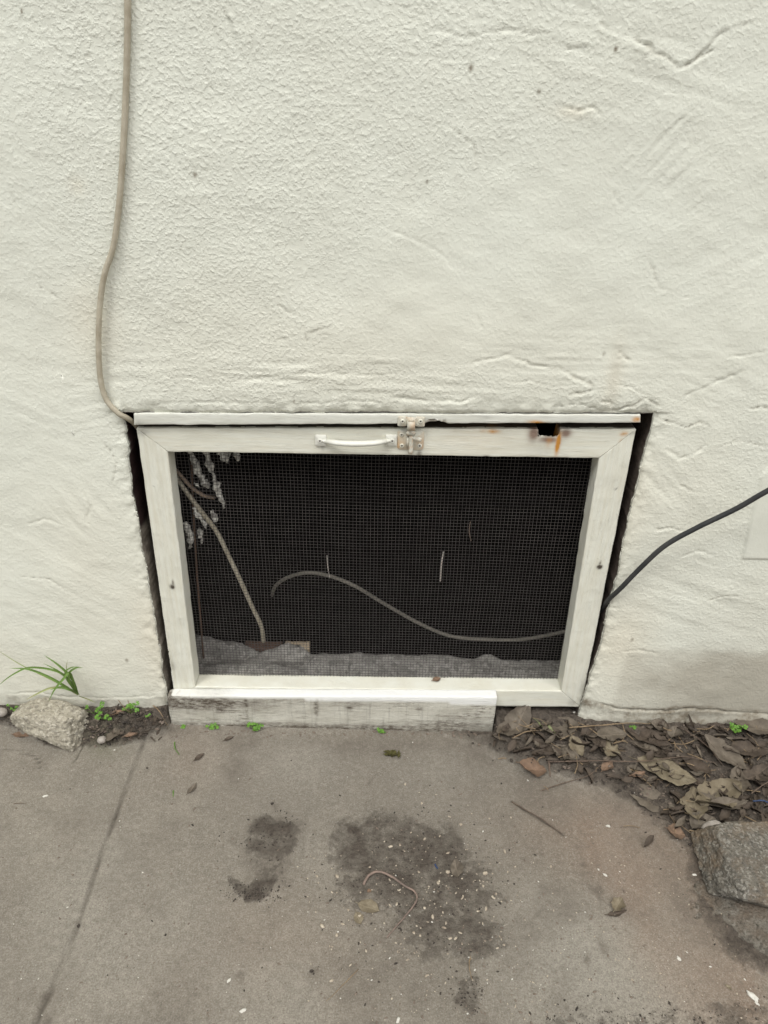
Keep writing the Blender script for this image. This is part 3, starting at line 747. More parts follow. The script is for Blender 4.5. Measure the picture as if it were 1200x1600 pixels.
rail(oTL, iTL, oBL, iBL, M['paint_v'], 17, [(269, 917, YF, 3.5, 4, 1, 1.6), (271, 912, YF, 1.5, 7, 1, 1.1), (222, 676, YF, 12, 6, 1, .3), (270, 1040, YF, 5, 14, 1, .3), (240, 760, YF, 2, 1, 1, .3)], 'stile', warp=chip)
rail(oTR, iTR, oBR, iBR, M['paint_v'], 19, [(937, 886, YF, 4, 3.5, 1, 1.8), (937, 880, YF, 1.5, 4, 1, 1.1), (985, 676, YF, 10, 4, 1, .35), (912, 1075, YF, 8, 18, 1, .25), (962, 764, YF, 2, 2, 1, .6)], 'stile')

# wire mesh: 6.35 mm cloth, stapled to the back of the frame
sc_ = MB(); YS = YF+DEP-.003
zt_s, zb_s = at(600, 705, YS)[2]+.012, at(600, 1063, YS)[2]-.008
def sx(z, side):
    a, b = ((262, 706), (305, 1073)) if side < 0 else ((936, 716), (877, 1080))
    p, q_ = at(*a, YF), at(*b, YF); t = (z-p[2])/(q_[2]-p[2]); return p[0]+(q_[0]-p[0])*t-side*-.010
PIT = .00635
def wob(x, z): 
    return (.0016*fbm(x*6, z*6, None, 2, 3), .0022*fbm(x*5+4, z*5, None, 2, 5), .0016*fbm(x*6+9, z*6, None, 2, 7))
xmin = min(sx(zt_s, -1), sx(zb_s, -1)); xmax = max(sx(zt_s, 1), sx(zb_s, 1))
r_w = .00043
zv = np.linspace(zb_s, zt_s, 46)
for k, x0 in enumerate(np.arange(xmin, xmax, PIT)):
    xl = np.array([sx(z, -1) for z in zv]); xr = np.array([sx(z, 1) for z in zv])
    ok = (x0 > xl) & (x0 < xr)
    if ok.sum() < 3: continue
    z = zv[ok]; dx, dy, dz = wob(np.full_like(z, x0), z)
    jx = random.gauss(0, .0002)
    sc_.add(*tube(np.stack([x0+dx+jx, YS+dy*.6-r_w, z], -1), r_w*random.uniform(.9, 1.1), 5, True))
for k, z0 in enumerate(np.arange(zb_s, zt_s, PIT)):
    x = np.linspace(sx(z0, -1), sx(z0, 1), 60); dx, dy, dz = wob(x, np.full_like(x, z0))
    jz = random.gauss(0, .0002)
    sc_.add(*tube(np.stack([x, YS+dy*.6+r_w, z0+dz+jz+.0006*np.sin(x*9)], -1), r_w*random.uniform(.9, 1.1), 5, True))
sc_.build('wire_mesh', M['wire'], hatch)

# small hardware -------------------------------------------------------------
def rbox(c, sx_, sy_, sz_, r=.0008, seg=2):
    """rounded plate centred at c, front towards -y"""
    import bmesh
    bm = bmesh.new(); bmesh.ops.create_cube(bm, size=1)
    for v in bm.verts: v.co = Vector((v.co.x*sx_, v.co.y*sy_, v.co.z*sz_))
    bmesh.ops.bevel(bm, geom=bm.edges[:], offset=r, segments=seg, affect='EDGES')
    Vt = np.array([v.co[:] for v in bm.verts])+np.asarray(c); bm.verts.index_update()
    Fc = [tuple(v.index for v in f.verts) for f in bm.faces]; bm.free(); return Vt, Fc
def plate(c, w_, h_, th, rc, hole=None):    # flat plate with rounded corners
    n = 6; out = []
    for cx_, cz_, a0 in ((w_/2-rc, h_/2-rc, 0), (-w_/2+rc, h_/2-rc, 90), (-w_/2+rc, -h_/2+rc, 180), (w_/2-rc, -h_/2+rc, 270)):
        for k in range(n+1):
            a = math.radians(a0+90*k/n); out.append((cx_+rc*math.cos(a), cz_+rc*math.sin(a)))
    out = np.array(out); V = []; b = .0005
    for (s, y) in ((1, 0), (1, -th+b), (1-b*2/w_, -th), (.0, -th)):
        if s == 0: V.append([0, y, 0]); continue
        for p_ in out: V.append([p_[0]*s, y, p_[1]*s])
    N = len(out); Fc = []
    for r_ in range(2):
        for k in range(N):
            k2 = (k+1) % N; Fc.append((r_*N+k, (r_+1)*N+k, (r_+1)*N+k2, r_*N+k2))
    for k in range(N): Fc.append((2*N+k, 3*N, 2*N+(k+1) % N))
    return np.array(V)+np.asarray(c), Fc
def screw(c, r=.0038, h=.0016, mat='metal_paint', parent=None):
    prof_ = [(r, 0), (r*.95, -h*.45), (r*.7, -h*.85), (r*.42, -h), (r*.36, -h*.55), (0, -h*.5)]
    V = []; n = 14; Fc = []
    for (rr, y) in prof_[:-1]:
        for k in range(n): V.append((rr*math.cos(2*math.pi*k/n), y, rr*math.sin(2*math.pi*k/n)))
    V.append((0, prof_[-1][1], 0))
    for i in range(len(prof_)-2):
        for k in range(n): Fc.append((i*n+k, (i+1)*n+k, (i+1)*n+(k+1) % n, i*n+(k+1) % n))
    for k in range(n): Fc.append(((len(prof_)-2)*n+k, len(V)-1, (len(prof_)-2)*n+(k+1) % n))
    Vt = np.array(V)+np.asarray(c)
    m = np.zeros((len(Vt), 3)); m[-n-1:, 1] = .9
    return mesh_obj('screw', Vt, Fc, M[mat], parent, True, {'mask': m})

# pull handle
hp = MB(); cL = at(501.5, 687.5, YF); cR = at(611.5, 687.5, YF)
hp.add(*plate(cL, .0185, .0190, .0034, .0022)); hp.add(*plate(cR, .0185, .0190, .0034, .0022))
zz_ = at(556, 692, YF-.018)[2]
pts = [cL+[.0035, -.001, 0], cL+[.0095, -.004, -.0005], np.array([at(517, 688, YF-.012)[0], YF-.013, at(517, 690, YF-.012)[2]]), np.array([at(530, 691, YF-.018)[0], YF-.020, at(530, 691.5, YF-.018)[2]]),
       np.array([at(556, 692, YF-.02)[0], YF-.022, at(556, 692.5, YF-.02)[2]]), np.array([at(582, 691, YF-.018)[0], YF-.020, at(582, 691.5, YF-.018)[2]]),
       np.array([at(596, 688, YF-.012)[0], YF-.013, at(596, 690, YF-.012)[2]]), cR+[-.0095, -.004, -.0005], cR+[-.0035, -.001, 0]]
Pc = catmull(pts, 8); n_ = len(Pc); rr = np.array([.0040+.0022*math.sin(math.pi*i/(n_-1))**1.5 for i in range(n_)])
hp.add(*tube(Pc, rr, 14, True, .72))
handle = hp.build('pull_handle', M['metal_paint'], hatch)
for c in (cL, cR): screw(c+[-.0015 if c is cL else .0015, -.0034, 0], .0040, .0016, 'metal_paint', handle)

# latch on the rail (with sliding bolt) and its keeper on the trim strip
lp = MB(); lc = at(641.5, 687, YF)
lp.add(*plate(lc, .0425, .0345, .0018, .0055))
latch_P = np.vstack(lp.V)
latch = lp.build('latch_plate', M['latch_paint'], hatch, True, {'mask': fmask(latch_P, [(622, 690, YF, 2, 15, 0, .6), (662, 692, YF, 2, 14, 0, .6), (640, 703, YF, 20, 2, 0, .5), (660, 700, YF, 5, 4, 0, .35)])})
def rmask(P, a): 
    m = np.zeros((len(P), 3)); m[:, 1] = .10; m[:, 0] = np.clip(a*(-.12+1.5*fbm(P[:, 0]*400, P[:, 2]*400, None, 3, 4)), 0, 1); return m
bx_ = lc[0]; gd = MB()
gd.add(*rbox((bx_-.0005, lc[1]-.0050, at(641, 675, YF)[2]), .0150, .0068, .0085, .0016))
gd.add(*rbox((bx_-.0045, lc[1]-.0045, lc[2]-.003), .0040, .0060, .0185, .0012))
gd.build('bolt_guide', M['latch_paint'], latch, True, {'mask': rmask(np.vstack(gd.V), .5)})
bt = MB(); zA, zB = at(641, 707, YF)[2], at(641, 690, YF)[2]
bt.add(*tube(np.array([[bx_+.0010, lc[1]-.0052, z] for z in np.linspace(zA+.001, zB+.012, 8)]), .0040, 12))
kn_ = np.array([[bx_+.003+.014*t, lc[1]-.0060-.004*t, at(641, 682, YF)[2]-.001*t] for t in np.linspace(0, 1, 8)])
bt.add(*tube(kn_, [.0030, .0028, .0026, .0026, .0032, .0040, .0042, .0030], 12))
bt.build('bolt', M['latch_paint'], latch, True, {'mask': rmask(np.vstack(bt.V), .7)})
for (px, py) in [(627.5, 678.5), (628, 695.5), (655.5, 695.5)]:
    screw(at(px, py, YF)+[0, -.0018, 0], .0038, .0018, 'latch_paint', latch)
kp = MB(); kc = at(642.5, 658.3, YT)
for s in (-1, 1): kp.add(*plate(kc+[s*.0142, 0, 0], .0145, .0165, .0018, .0022))
kp.add(*rbox(kc+[0, -.0008, 0], .016, .0016, .0140, .0004))
keeper = kp.build('latch_keeper', M['latch_paint'], trimm, True, {'mask': rmask(np.vstack(kp.V), .35)})
kb = MB()
for s in (-1, 1): kb.add(*rbox(kc+[s*.0055, -.0055, -.004], .0014, .0100, .0160, .0005))
kb.add(*rbox(kc+[0, -.0105, -.0045], .0124, .0016, .0150, .0006))
kb.build('keeper_loop', M['latch_paint'], keeper, True, {'mask': rmask(np.vstack(kb.V), .6)})
for px in (629, 657): screw(at(px, 657.5, YT)+[0, -.0018, 0], .0038, .0018, 'latch_paint', keeper)
rebase(trimm); rebase(hatch)

# ------------------------------------------------------------------ weathered board in front of the sill
YB = YF-.021
zt_b = at(500, 1079, YF)[2]
bl = at(263, 1100, YB)[0]; br = at(775, 1100, YB)[0]
zTL = at(263, 1087, YB)[2]; zTR = at(775, 1089, YB)[2]
A = [(bl, YB, zTL), (bl, YB, -.006), (bl, YF-.001, -.006), (bl, YF-.001, zTL+.001)]
B = [(br, YB, zTR), (br, YB, -.006), (br, YF-.001, -.006), (br, YF-.001, zTR+.001)]
P, Fc = bar(A, B, 300, 14, .0022, .0010, 23)
k = (P[:, 0] < bl+.012) & (P[:, 2] > zTL-.014)     # split corner
P[k, 2] -= .004*(1-(P[k, 0]-bl)/.012)
mk = np.zeros((len(P), 3)); X_, Z_, Y_ = P[:, 0], P[:, 2], P[:, 1]
topf = sstep(zTL-.0012, zTL-.0002, Z_+.0008*fbm(X_*60, X_*0, None, 3, 6))
mk[:, 2] = topf*(.55+.45*sstep(bl+.1, bl+.14, X_))
g = lambda px, py, rx, ry, am: am*np.exp(-((X_-at(px, py, YB)[0])/(rx*.0012))**2-((Z_-at(px, py, YB)[2])/(ry*.0014))**2)
mk[:, 1] = np.clip(g(305, 1100, 50, 9, 1.6)+g(494, 1105, 3.5, 14, 1.5)+g(385, 1105, 2, 25, .7)+g(700, 1132, 60, 7, .8)+g(560, 1138, 260, 4, .7)+g(268, 1095, 8, 14, .8)+g(655, 1106, 7, 2.5, 1.5)+g(546, 1106, 6, 3, .8)+g(745, 1118, 4, 3, .9)+g(345, 1112, 9, 3, 1)+g(610, 1136, 60, 6, .5)+g(400, 1120, 200, 40, .15)+g(340, 1098, 90, 10, .7)+g(480, 1096, 60, 5, .5)+g(520, 1138, 300, 6, 1.0)+g(560, 1100, 30, 20, .25)+g(720, 1122, 40, 12, .4), 0, 1)*(1-topf)
bd = mesh_obj('weathered_board', P, Fc, M['board'], None, True, {'mask': mk})
tag(bd, 'weathered grey plank with peeling white paint lying against the hatch foot', 'plank')

# ------------------------------------------------------------------ cables
pts = [at(199.5, -320, -.010), at(199.5, -120, -.0055), at(199.5, 0, -.0055), at(199, 60, -.0055), at(196.5, 150, -.0055), at(192, 240, -.0055), at(186, 320, -.0055), at(177, 385, -.0055), at(163, 430, -.0055),
       at(156, 480, -.0055), at(154, 540, -.0055), at(157, 592, -.0055), at(166, 624, -.0055), at(184, 645, -.006), at(200, 654, .004), at(212, 664, .030), at(232, 690, .07), at(262, 722, .078), at(283, 757, .08), at(312, 796, .08), at(338, 830, .082), at(357, 868, .085), at(376, 908, .088), at(394, 948, .092), at(408, 978, .10), at(412, 1002, .115)]
P = catmull(pts, 14); Vt, Ft = tube(P, .0042+.00012*np.array([float(vnoise(i_*.3, 0)) for i_ in range(len(P))]), 12)
tag(mesh_obj('cable', Vt, Ft, M['beige_cable']), 'beige cable running down the stucco and into the opening corner', 'cable')
pts = [at(1560, 640, -.12), at(1400, 690, -.10), at(1290, 725, -.085), at(1205, 764, -.065), at(1150, 795, -.050), at(1090, 824, -.038), at(1040, 852, -.028), at(1003, 885, -.020), at(970, 919, -.012), at(950, 938, .006), at(938, 955, .04), at(915, 968, .085), at(908, 990, .12)]
P = catmull(pts, 14); Vt, Ft = tube(P, .0043, 12)
tag(mesh_obj('cable', Vt, Ft, M['black_cable']), 'black cable coming from the right into the gap beside the hatch', 'cable')
pts = [at(935, 965, .075), at(915, 978, .085), at(872, 989, .10), at(815, 999, .12), at(760, 999, .13), at(705, 994, .13), at(655, 974, .13), at(600, 943, .13), at(555, 916, .13), at(515, 900, .13), at(480, 895, .13), at(450, 902, .14), at(431, 915, .16), at(425, 930, .19)]
P = catmull(pts, 14); Vt, Ft = tube(P, .0036, 12)
tag(mesh_obj('cable', Vt, Ft, M['grey_cable']), 'grey cable arching and sagging behind the middle of the screen', 'cable')
strand('cable', [at(262, 720, .072), at(284, 745, .074), at(300, 762, .078), at(318, 774, .085), at(335, 778, .10)], .0033, M['brown_cable'], 'short brown cable stub behind the top left of the screen', 'cable', 10)

# ------------------------------------------------------------------ the ground
gx = nonuni(-.62, .62, .0023, -30, 30); gy = nonuni(-.66, .052, .0023, -30, .053)
GX, GY = np.meshgrid(gx, gy)
H = .0010*fbm(GX*7, GY*7, None, 3, 101)+.0004*fbm(GX*50, GY*50, None, 3, 103)
near = (np.abs(GX) < 1.2) & (GY > -1.3)
def gp(pts): return [xy(*p) for p in pts]
wob_x = GX+.020*fbm(GX*16, GY*16, None, 5, 105, .6); wob_y = GY+.020*fbm(GX*16+5, GY*16, None, 5, 106, .6)
soilR = polymask(wob_x, wob_y, gp([(700, 1144), (760, 1165), (800, 1190), (850, 1206), (905, 1218), (960, 1235), (1000, 1262), (1040, 1295), (1075, 1325), (1100, 1400), (1130, 1480), (1300, 1560), (1500, 1300), (1400, 1080), (900, 1060), (775, 1080)]), .022)
soilL = polymask(wob_x, wob_y, gp([(-200, 1120), (0, 1132), (60, 1160), (110, 1172), (160, 1166), (215, 1160), (262, 1142), (275, 1100), (260, 1060), (-200, 1050)]), .008)
boardline = np.exp(-np.abs(GY-(YB-.004))/.004)*((GX > bl) & (GX < br))
patch = lambda pts, s: polymask(wob_x, wob_y, gp(pts), s)
p1 = patch([(530, 1285), (580, 1270), (640, 1282), (700, 1300), (735, 1330), (760, 1365), (780, 1400), (770, 1440), (745, 1480), (700, 1485), (660, 1480), (625, 1450), (580, 1425), (540, 1385), (520, 1330)], .045)
p2 = patch([(395, 1280), (440, 1280), (462, 1300), (455, 1335), (420, 1345), (385, 1335)], .010)
p3 = patch([(350, 1382), (385, 1388), (425, 1380), (425, 1405), (395, 1412), (362, 1400)], .007)
p4 = patch([(705, 1525), (740, 1530), (755, 1570), (735, 1585), (710, 1560)], .008)
p5 = patch([(820, 1590), (900, 1570), (1000, 1590), (1100, 1560), (1200, 1560), (1250, 1700), (800, 1700)], .014)
p6 = patch([(375, 1300), (465, 1290), (455, 1385), (380, 1392)], .022)
p7 = patch([(690, 1440), (780, 1440), (800, 1500), (720, 1520)], .02)
p8 = patch([(470, 1520), (520, 1495), (570, 1470), (600, 1455), (610, 1470), (560, 1500), (520, 1530), (480, 1545)], .008)
soil = np.clip(np.maximum(soilR, soilL), 0, 1)
thin = np.clip(p1*1.0+p2*.85+p6*.42+p3*1.1+p4*.8+p5*.55+p7*.35, 0, 1)
thin = thin*(1+.5*fbm(GX*70, GY*70, None, 4, 119))
R_ = np.clip(np.maximum(soil, thin*(.66+.85*fbm(GX*24, GY*24, None, 5, 111, .65)))+.55*boardline*(.5+.5*fbm(GX*60, GY*10, None, 3, 112)), 0, 1)
near_wall = np.clip((GY+.16)/.16, 0, 1)
H += soilR*(.004+.030*near_wall**1.2+.006*fbm(GX*28, GY*28, None, 4, 115))+soilL*(.002+.034*np.clip((GY+.07)/.07, 0, 1)+.004*fbm(GX*35, GY*35, None, 4, 116))
H += thin*.0012*(1+fbm(GX*90, GY*90, None, 3, 117))+soil*.002*fbm(GX*120, GY*120, None, 3, 118)
H = np.where((GY > -.03) & (GX > bl-.004) & (GX < br+.004), np.minimum(H, .003), H); H = np.where((GX > br) & (GX < at(905, 1100)[0]), np.minimum(H, at(840, 1106, YF)[2]-.006), H)
# joint between slabs
jd, js, jt = polydist(GX+.0015*fbm(GX*30, GY*30, None, 3, 121), GY, gp([(228, 1140), (225, 1157), (195, 1235), (160, 1330), (122, 1445), (56, 1600), (20, 1700)]))
jwid = .0035+.0015*vnoise(GY*30, GY*0)
H -= .0045*np.exp(-(jd/jwid)**2)
jm = np.exp(-(jd/(jwid*.85))**2)*np.clip(.55+.9*fbm(GX*0, GY*28, None, 4, 125), .1, 1)
# hair cracks
ck = np.zeros_like(GX)
for pts, wd in [([(30, 1175), (55, 1180), (62, 1190), (60, 1200)], .0012), ([(800, 1252), (830, 1272), (860, 1290), (880, 1305)], .002), ([(0, 1170), (30, 1172)], .001), ([(130, 1165), (115, 1190)], .0015)]:
    d_, _, _ = polydist(GX+.002*fbm(GX*80, GY*80, None, 2, 130), GY+.002*fbm(GX*80+3, GY*80, None, 2, 131), gp(pts)); ck = np.maximum(ck, np.exp(-(d_/wd)**2))
H -= .002*ck
def gg(px, py, rx, ry): c = xy(px, py); return np.exp(-((wob_x-c[0])/(rx*.0013))**2-((wob_y-c[1])/(ry*.0017))**2)
pits = np.zeros_like(GX)
for (px, py, a, b) in [(123, 1447, 4, 3), (75, 1558, 5, 4), (86, 1582, 6, 5), (485, 1517, 4, 4), (427, 1257, 4, 4), (935, 1392, 7, 4), (912, 1348, 4, 2.5), (938, 1405, 5, 6), (945, 1482, 6, 7), (915, 1505, 5, 5), (230, 1200, 3, 3), (362, 1305, 7, 6), (578, 1225, 4, 4), (365, 1527, 6, 3), (183, 1273, 4, 4)]:
    pits = np.maximum(pits, gg(px, py, a, b))
H -= .0015*pits
red = np.clip(.45*polymask(wob_x, wob_y, gp([(960, 1260), (1090, 1320), (1110, 1440), (1160, 1540), (1130, 1600), (1060, 1560), (1000, 1440), (920, 1340)]), .04)+gg(1060, 1400, 60, 120)*.9+gg(1090, 1500, 70, 90)*.8+gg(900, 1290, 90, 50)*.6+gg(300, 1180, 60, 60)*.4+gg(420, 1480, 120, 60)*.35+gg(960, 1340, 80, 50)*.5, 0, 1)
pale = np.clip(gg(900, 1480, 90, 60)*.8+gg(930, 1570, 120, 60)*.4+gg(140, 1330, 140, 120)*.3+gg(620, 1200, 160, 40)*.35+gg(240, 1560, 160, 60)*.3+gg(850, 1185, 60, 30)*.3, 0, 1)
damp = np.clip(1.1*p6+.6*p2+.4*gg(415, 1330, 50, 45)+.9*pits+.35*p8+.5*gg(560, 1160, 260, 16)+.6*gg(750, 1175, 60, 26)+.5*gg(900, 1240, 110, 26)+.5*p1+.35*gg(720, 1420, 150, 130)+.25*gg(860, 1250, 120, 70)+.55*gg(1010, 1300, 60, 70)+.45*gg(1100, 1480, 24, 90)+.3*gg(420, 1250, 60, 30)+.25*gg(380, 1480, 70, 20), 0, 1)*(.7+.5*fbm(GX*18, GY*18, None, 4, 133))
red = red*(.8+.5*fbm(GX*10, GY*10, None, 4, 141)); pale = np.clip(pale+.5*fbm(GX*7, GY*5, None, 4, 142), 0, 1); damp = np.clip(damp+.50*np.clip(fbm(GX*8+3, GY*8, None, 6, 143, .65)-.08, 0, 1)*2, 0, 1)
m1 = np.stack([R_*near, red, pale], -1).reshape(-1, 3)
m2 = np.stack([np.clip(np.maximum(jm*.85, ck*.9), 0, 1)*near, np.clip(damp, 0, 1), gg(160, 1160, 40, 20)*.4], -1).reshape(-1, 3)
H = np.where(near, H, 0)
ii = np.arange(GX.size).reshape(GX.shape)
gr = mesh_obj('ground', np.stack([GX, GY, H], -1).reshape(-1, 3), np.stack([ii[:-1, :-1], ii[:-1, 1:], ii[1:, 1:], ii[1:, :-1]], -1).reshape(-1, 4), M['ground'], None, True, {'mask': m1, 'mask2': m2})
tag(gr, kind='structure')
def gh(x, y):                          # ground height
    i = np.clip(np.searchsorted(gx, x), 0, len(gx)-1); j = np.clip(np.searchsorted(gy, y), 0, len(gy)-1); return float(H[j, i])
def on(px, py, up=0.0):                # point on the ground surface under a pixel
    p = gnd(px, py, .0)
    for _ in range(3): p = gnd(px, py, gh(p[0], p[1]))
    return p+np.array([0, 0, up])

# ------------------------------------------------------------------ stones
import bmesh
def rock(name, mat, c, size, planes, label, seed, sub=6, rough_=.05, rz=0, soft=14, sink=0.0):
    bm = bmesh.new(); bmesh.ops.create_icosphere(bm, subdivisions=sub, radius=1)
    Dn = np.array([v.co[:] for v in bm.verts]); Fc = np.array([[v.index for v in f.verts] for f in bm.faces]); bm.free()
    Dn /= np.linalg.norm(Dn, axis=1)[:, None]
    acc = np.zeros(len(Dn))
    for (n, d) in planes:
        n = np.array(n, float); n /= np.linalg.norm(n); acc += np.clip(Dn@n/d, 1e-4, None)**soft
    rr = acc**(-1/soft)
    P = Dn*rr[:, None]
    nn = fbm(P[:, 0]*3, P[:, 1]*3, P[:, 2]*3, 5, seed, .6); n2 = fbm(P[:, 0]*14, P[:, 1]*14, P[:, 2]*14, 3, seed+9, .6)
    P = P*(1+rough_*1.6*nn+rough_*.7*n2)[:, None]
    P = P*np.array(size); a = math.radians(rz)
    P = np.stack([P[:, 0]*math.cos(a)-P[:, 1]*math.sin(a), P[:, 0]*math.sin(a)+P[:, 1]*math.cos(a), P[:, 2]], -1)
    P[:, 2] -= P[:, 2].min()
    o = mesh_obj(name, P, Fc, mat); o.location = (c[0], c[1], c[2]-sink); tag(o, label, 'rock'); return o
cR = gnd(78, 1146)
rock('concrete_chunk', M['rubble'], (gnd(76, 1140, .02)[0], -.041, 0), (.069, .034, .034),
     [((0, 0, 1), .92), ((0, 0, -1), 1), ((-1, -.1, .1), 1.05), ((1, -.1, .1), .90), ((.1, -1, .30), .95), ((0, 1, .1), 1), ((-.9, -1, .1), .95), ((-.8, .1, .8), .98), ((.8, .1, .8), 1.12), ((-.7, -1, -.8), .9), ((.6, 1, .4), 1.1)],
     'pale rough concrete chunk beneath the grass tuft at the wall foot', 5, 6, .075, -6, 24, .004)
bc = gnd(1215, 1400, .04)
rock('boulder', M['boulder'], (gnd(1090, 1350, .045)[0]+.160, gnd(1150, 1340, .045)[1], .008), (.128, .074, .021),
     [((0, 0, 1), 1), ((0, 0, -1), 1), ((-1, 0, .12), .98), ((1, 0, .1), 1.1), ((.12, -1, .2), 1.0), ((-.2, 1, .1), 1), ((-.9, -.6, .2), 1.32), ((-.8, .8, .2), 1.22), ((.1, -.9, 1), 1.30), ((-.9, 0, 1), 1.34), ((.3, .2, 1), 1.06), ((-.3, -1, -.2), 1.12)],
     'dark speckled boulder with brown flat top near the leaf pile', 15, 6, .034, -4, 40, .0)
rock('flat_rock', M['slab_rock'], (gnd(1102, 1420, .015)[0]+.176, gnd(1200, 1430, .02)[1]-.004, 0), (.125, .088, .010),
     [((0, 0, 1), 1), ((0, 0, -1), 1), ((-1, 0, .6), .96), ((1, 0, .1), 1), ((-.85, -1, .5), .86), ((0, -1, .5), 1.1), ((0, 1, .1), 1), ((-.8, .8, .2), 1.2), ((-.3, -.3, 1), 1.02)],
     'low grey slab of rock lying under the front of the boulder', 25, 6, .05, -10, 12, .003)
rock('pebble', M['pebble'], on(160, 1160), (.0085, .0075, .0065), [((0, 0, 1), 1), ((0, 0, -1), 1), ((-1, 0, 0), 1), ((1, 0, 0), 1), ((0, -1, 0), 1), ((0, 1, 0), 1)], 'small round grey pebble right of the concrete chunk', 31, 4, .06, 10, 2.2)
rock('pebble', M['pebble'], on(1, 1118), (.014, .010, .008), [((0, 0, 1), 1), ((0, 0, -1), 1), ((-1, 0, 0), 1), ((1, 0, 0), 1), ((0, -1, 0), 1), ((0, 1, 0), 1)], 'flat brownish pebble left of the concrete chunk at the edge', 33, 4, .06, 0, 2.2)
rock('pebble', M['pebble'], on(1110, 1298), (.020, .010, .009), [((0, 0, 1), 1), ((0, 0, -1), 1), ((-1, 0, 0), 1), ((1, 0, 0), 1), ((0, -1, 0), 1), ((0, 1, 0), 1)], 'brown pebble wedged behind the boulder under a leaf', 35, 4, .06, 20, 2.4)

# ------------------------------------------------------------------ leaves
def leaf_mesh(L, W, curl, cup, twist, seed, tip=1.0, torn=0.0):
    nu, nv = 22, 10
    V = []
    for i in range(nu+1):
        u = i/nu; s = u-.5
        wd = W*.5*(math.sin(math.pi*min(1, u**.85*.985+.012)))**(.8*tip)
        wd = max(wd, .0006)
        for j in range(nv+1):
            v = j/nv*2-1
            e = 1+.10*float(vnoise(u*7+seed, v*0+(1 if v > 0 else 5)))+.10*abs(v)*float(vnoise(u*23+seed, v*0+(2 if v > 0 else 6)))-torn*max(0, float(vnoise(u*9+seed*2, 3+(v > 0))))*abs(v)
            x = s*L; y = v*wd*e+.06*L*math.sin(s*3+seed)
            z = curl*L*(s*s*4)*(.6+.4*(1 if s > 0 else .5))+cup*wd*abs(v)**1.6+.0022*float(fbm(np.array([u*3.5]), np.array([v*1.6+seed*5.]), None, 3, seed)[0])*(L/.05)
            z += .35*wd*.25*math.sin(u*9+seed)*abs(v)
            a = twist*s; y, z = y*math.cos(a)-z*math.sin(a), y*math.sin(a)+z*math.cos(a)
            V.append((x, y, z))
    Fc = []
    for i in range(nu):
        for j in range(nv):
            a = i*(nv+1)+j; Fc.append((a, a+1, a+nv+2, a+nv+1))
    V = np.array(V); n0 = len(V)
    # stem
    st = catmull([V[(nv//2)], V[nv//2]+[-L*.08, 0, .001], V[nv//2]+[-L*.16, L*.02, 0]], 4)
    Vs, Fs = tube(st, .0006, 5)
    # midrib along the underside, tiny relief
    rb = V[[i*(nv+1)+nv//2 for i in range(nu+1)]]+[0, 0, .0003]; Vr, Fr = tube(rb, np.linspace(.0007, .0003, nu+1), 5)
    F2 = [tuple(k+n0 for k in f) for f in Fs]; F3 = [tuple(k+n0+len(Vs) for k in f) for f in Fr]
    return np.vstack([V, Vs, Vr]), Fc+F2+F3
leafn = [0]
def leaf(px, py, Lpx, Wpx, deg, mat, label, curl=.10, cup=.3, twist=.6, up=.004, tilt=(0, 0), tip=1.0, torn=0.0, name='dry_leaf', cat='leaf', group=None):
    leafn[0] += 1; sd_ = leafn[0]
    k = .00125
    Vt, Ft = leaf_mesh(Lpx*k, Wpx*k*1.25, curl, cup, twist, sd_, tip, torn)
    Vt[:, 2] -= np.percentile(Vt[:, 2], 12)
    o = mesh_obj(name, Vt, Ft, M[mat]); p = on(px, py)
    o.location = tuple(p+np.array([0, 0, up*.6])); o.rotation_euler = (math.radians(tilt[0]), math.radians(tilt[1]), math.radians(deg))
    tag(o, label, cat, group); return o
G_ = 'dry leaves in the pile at the right'
leaf(876, 1143, 62, 34, 12, 'leaf_grey', 'grey leaf just below the right corner of the hatch', .12, .2, .5, .008, (0, 0), group=G_)
leaf(812, 1128, 60, 30, 60, 'leaf_grey', 'grey leaf leaning on the right end of the plank', .12, .35, .9, .006, (20, -25), group=G_)
leaf(797, 1143, 46, 24, 30, 'leaf_grey', 'small grey leaf lying at the foot of the plank end', .10, .3, .6, .005, group=G_)
leaf(832, 1204, 40, 26, -12, 'leaf_orange', 'orange tipped leaf at the left front of the leaf pile', .20, .5, .6, .006, torn=.2, group=G_)
leaf(953, 1175, 32, 26, -40, 'leaf_tan', 'small yellow tan leaf in the upper middle of the pile', .1, .3, .5, .012, torn=.5, group=G_)
leaf(900, 1170, 34, 18, -75, 'leaf_tan', 'narrow tan leaf standing upright left of the yellow leaf', .1, .35, .4, .010, (0, 20), group=G_)
leaf(883, 1180, 44, 24, -38, 'leaf_grey', 'brownish leaf slanting down left of the upright tan leaf', .08, .2, .3, .006, group=G_)
leaf(955, 1153, 48, 24, 5, 'leaf_grey', 'flat grey leaf touching the wall foot above the yellow leaf', .05, .2, .3, .012, group=G_)
leaf(1012, 1158, 66, 26, -18, 'leaf_dark', 'dark leaf lying along the wall foot right of the thin twig', .08, .3, .4, .010, group=G_)
leaf(1030, 1178, 90, 22, -12, 'leaf_dark', 'long dark leaf across the middle of the pile', .08, .3, .4, .008, group=G_)
leaf(1052, 1150, 28, 18, 60, 'leaf_grey', 'small curled grey leaf upright against the wall foot', .2, .6, .8, .012, (0, 0), group=G_)
leaf(1028, 1141, 26, 20, -30, 'leaf_grey', 'tiny pale curled leaf where twig meets the wall', .2, .6, .4, .014, group=G_)
leaf(1128, 1184, 72, 30, -52, 'leaf_grey', 'grey brown leaf tilted down in the upper right pile', .10, .35, .6, .014, (0, 12), group=G_)
leaf(1180, 1145, 66, 34, -15, 'leaf_grey', 'broad leaf at the right edge below the green weed', .06, .25, .4, .016, group=G_)
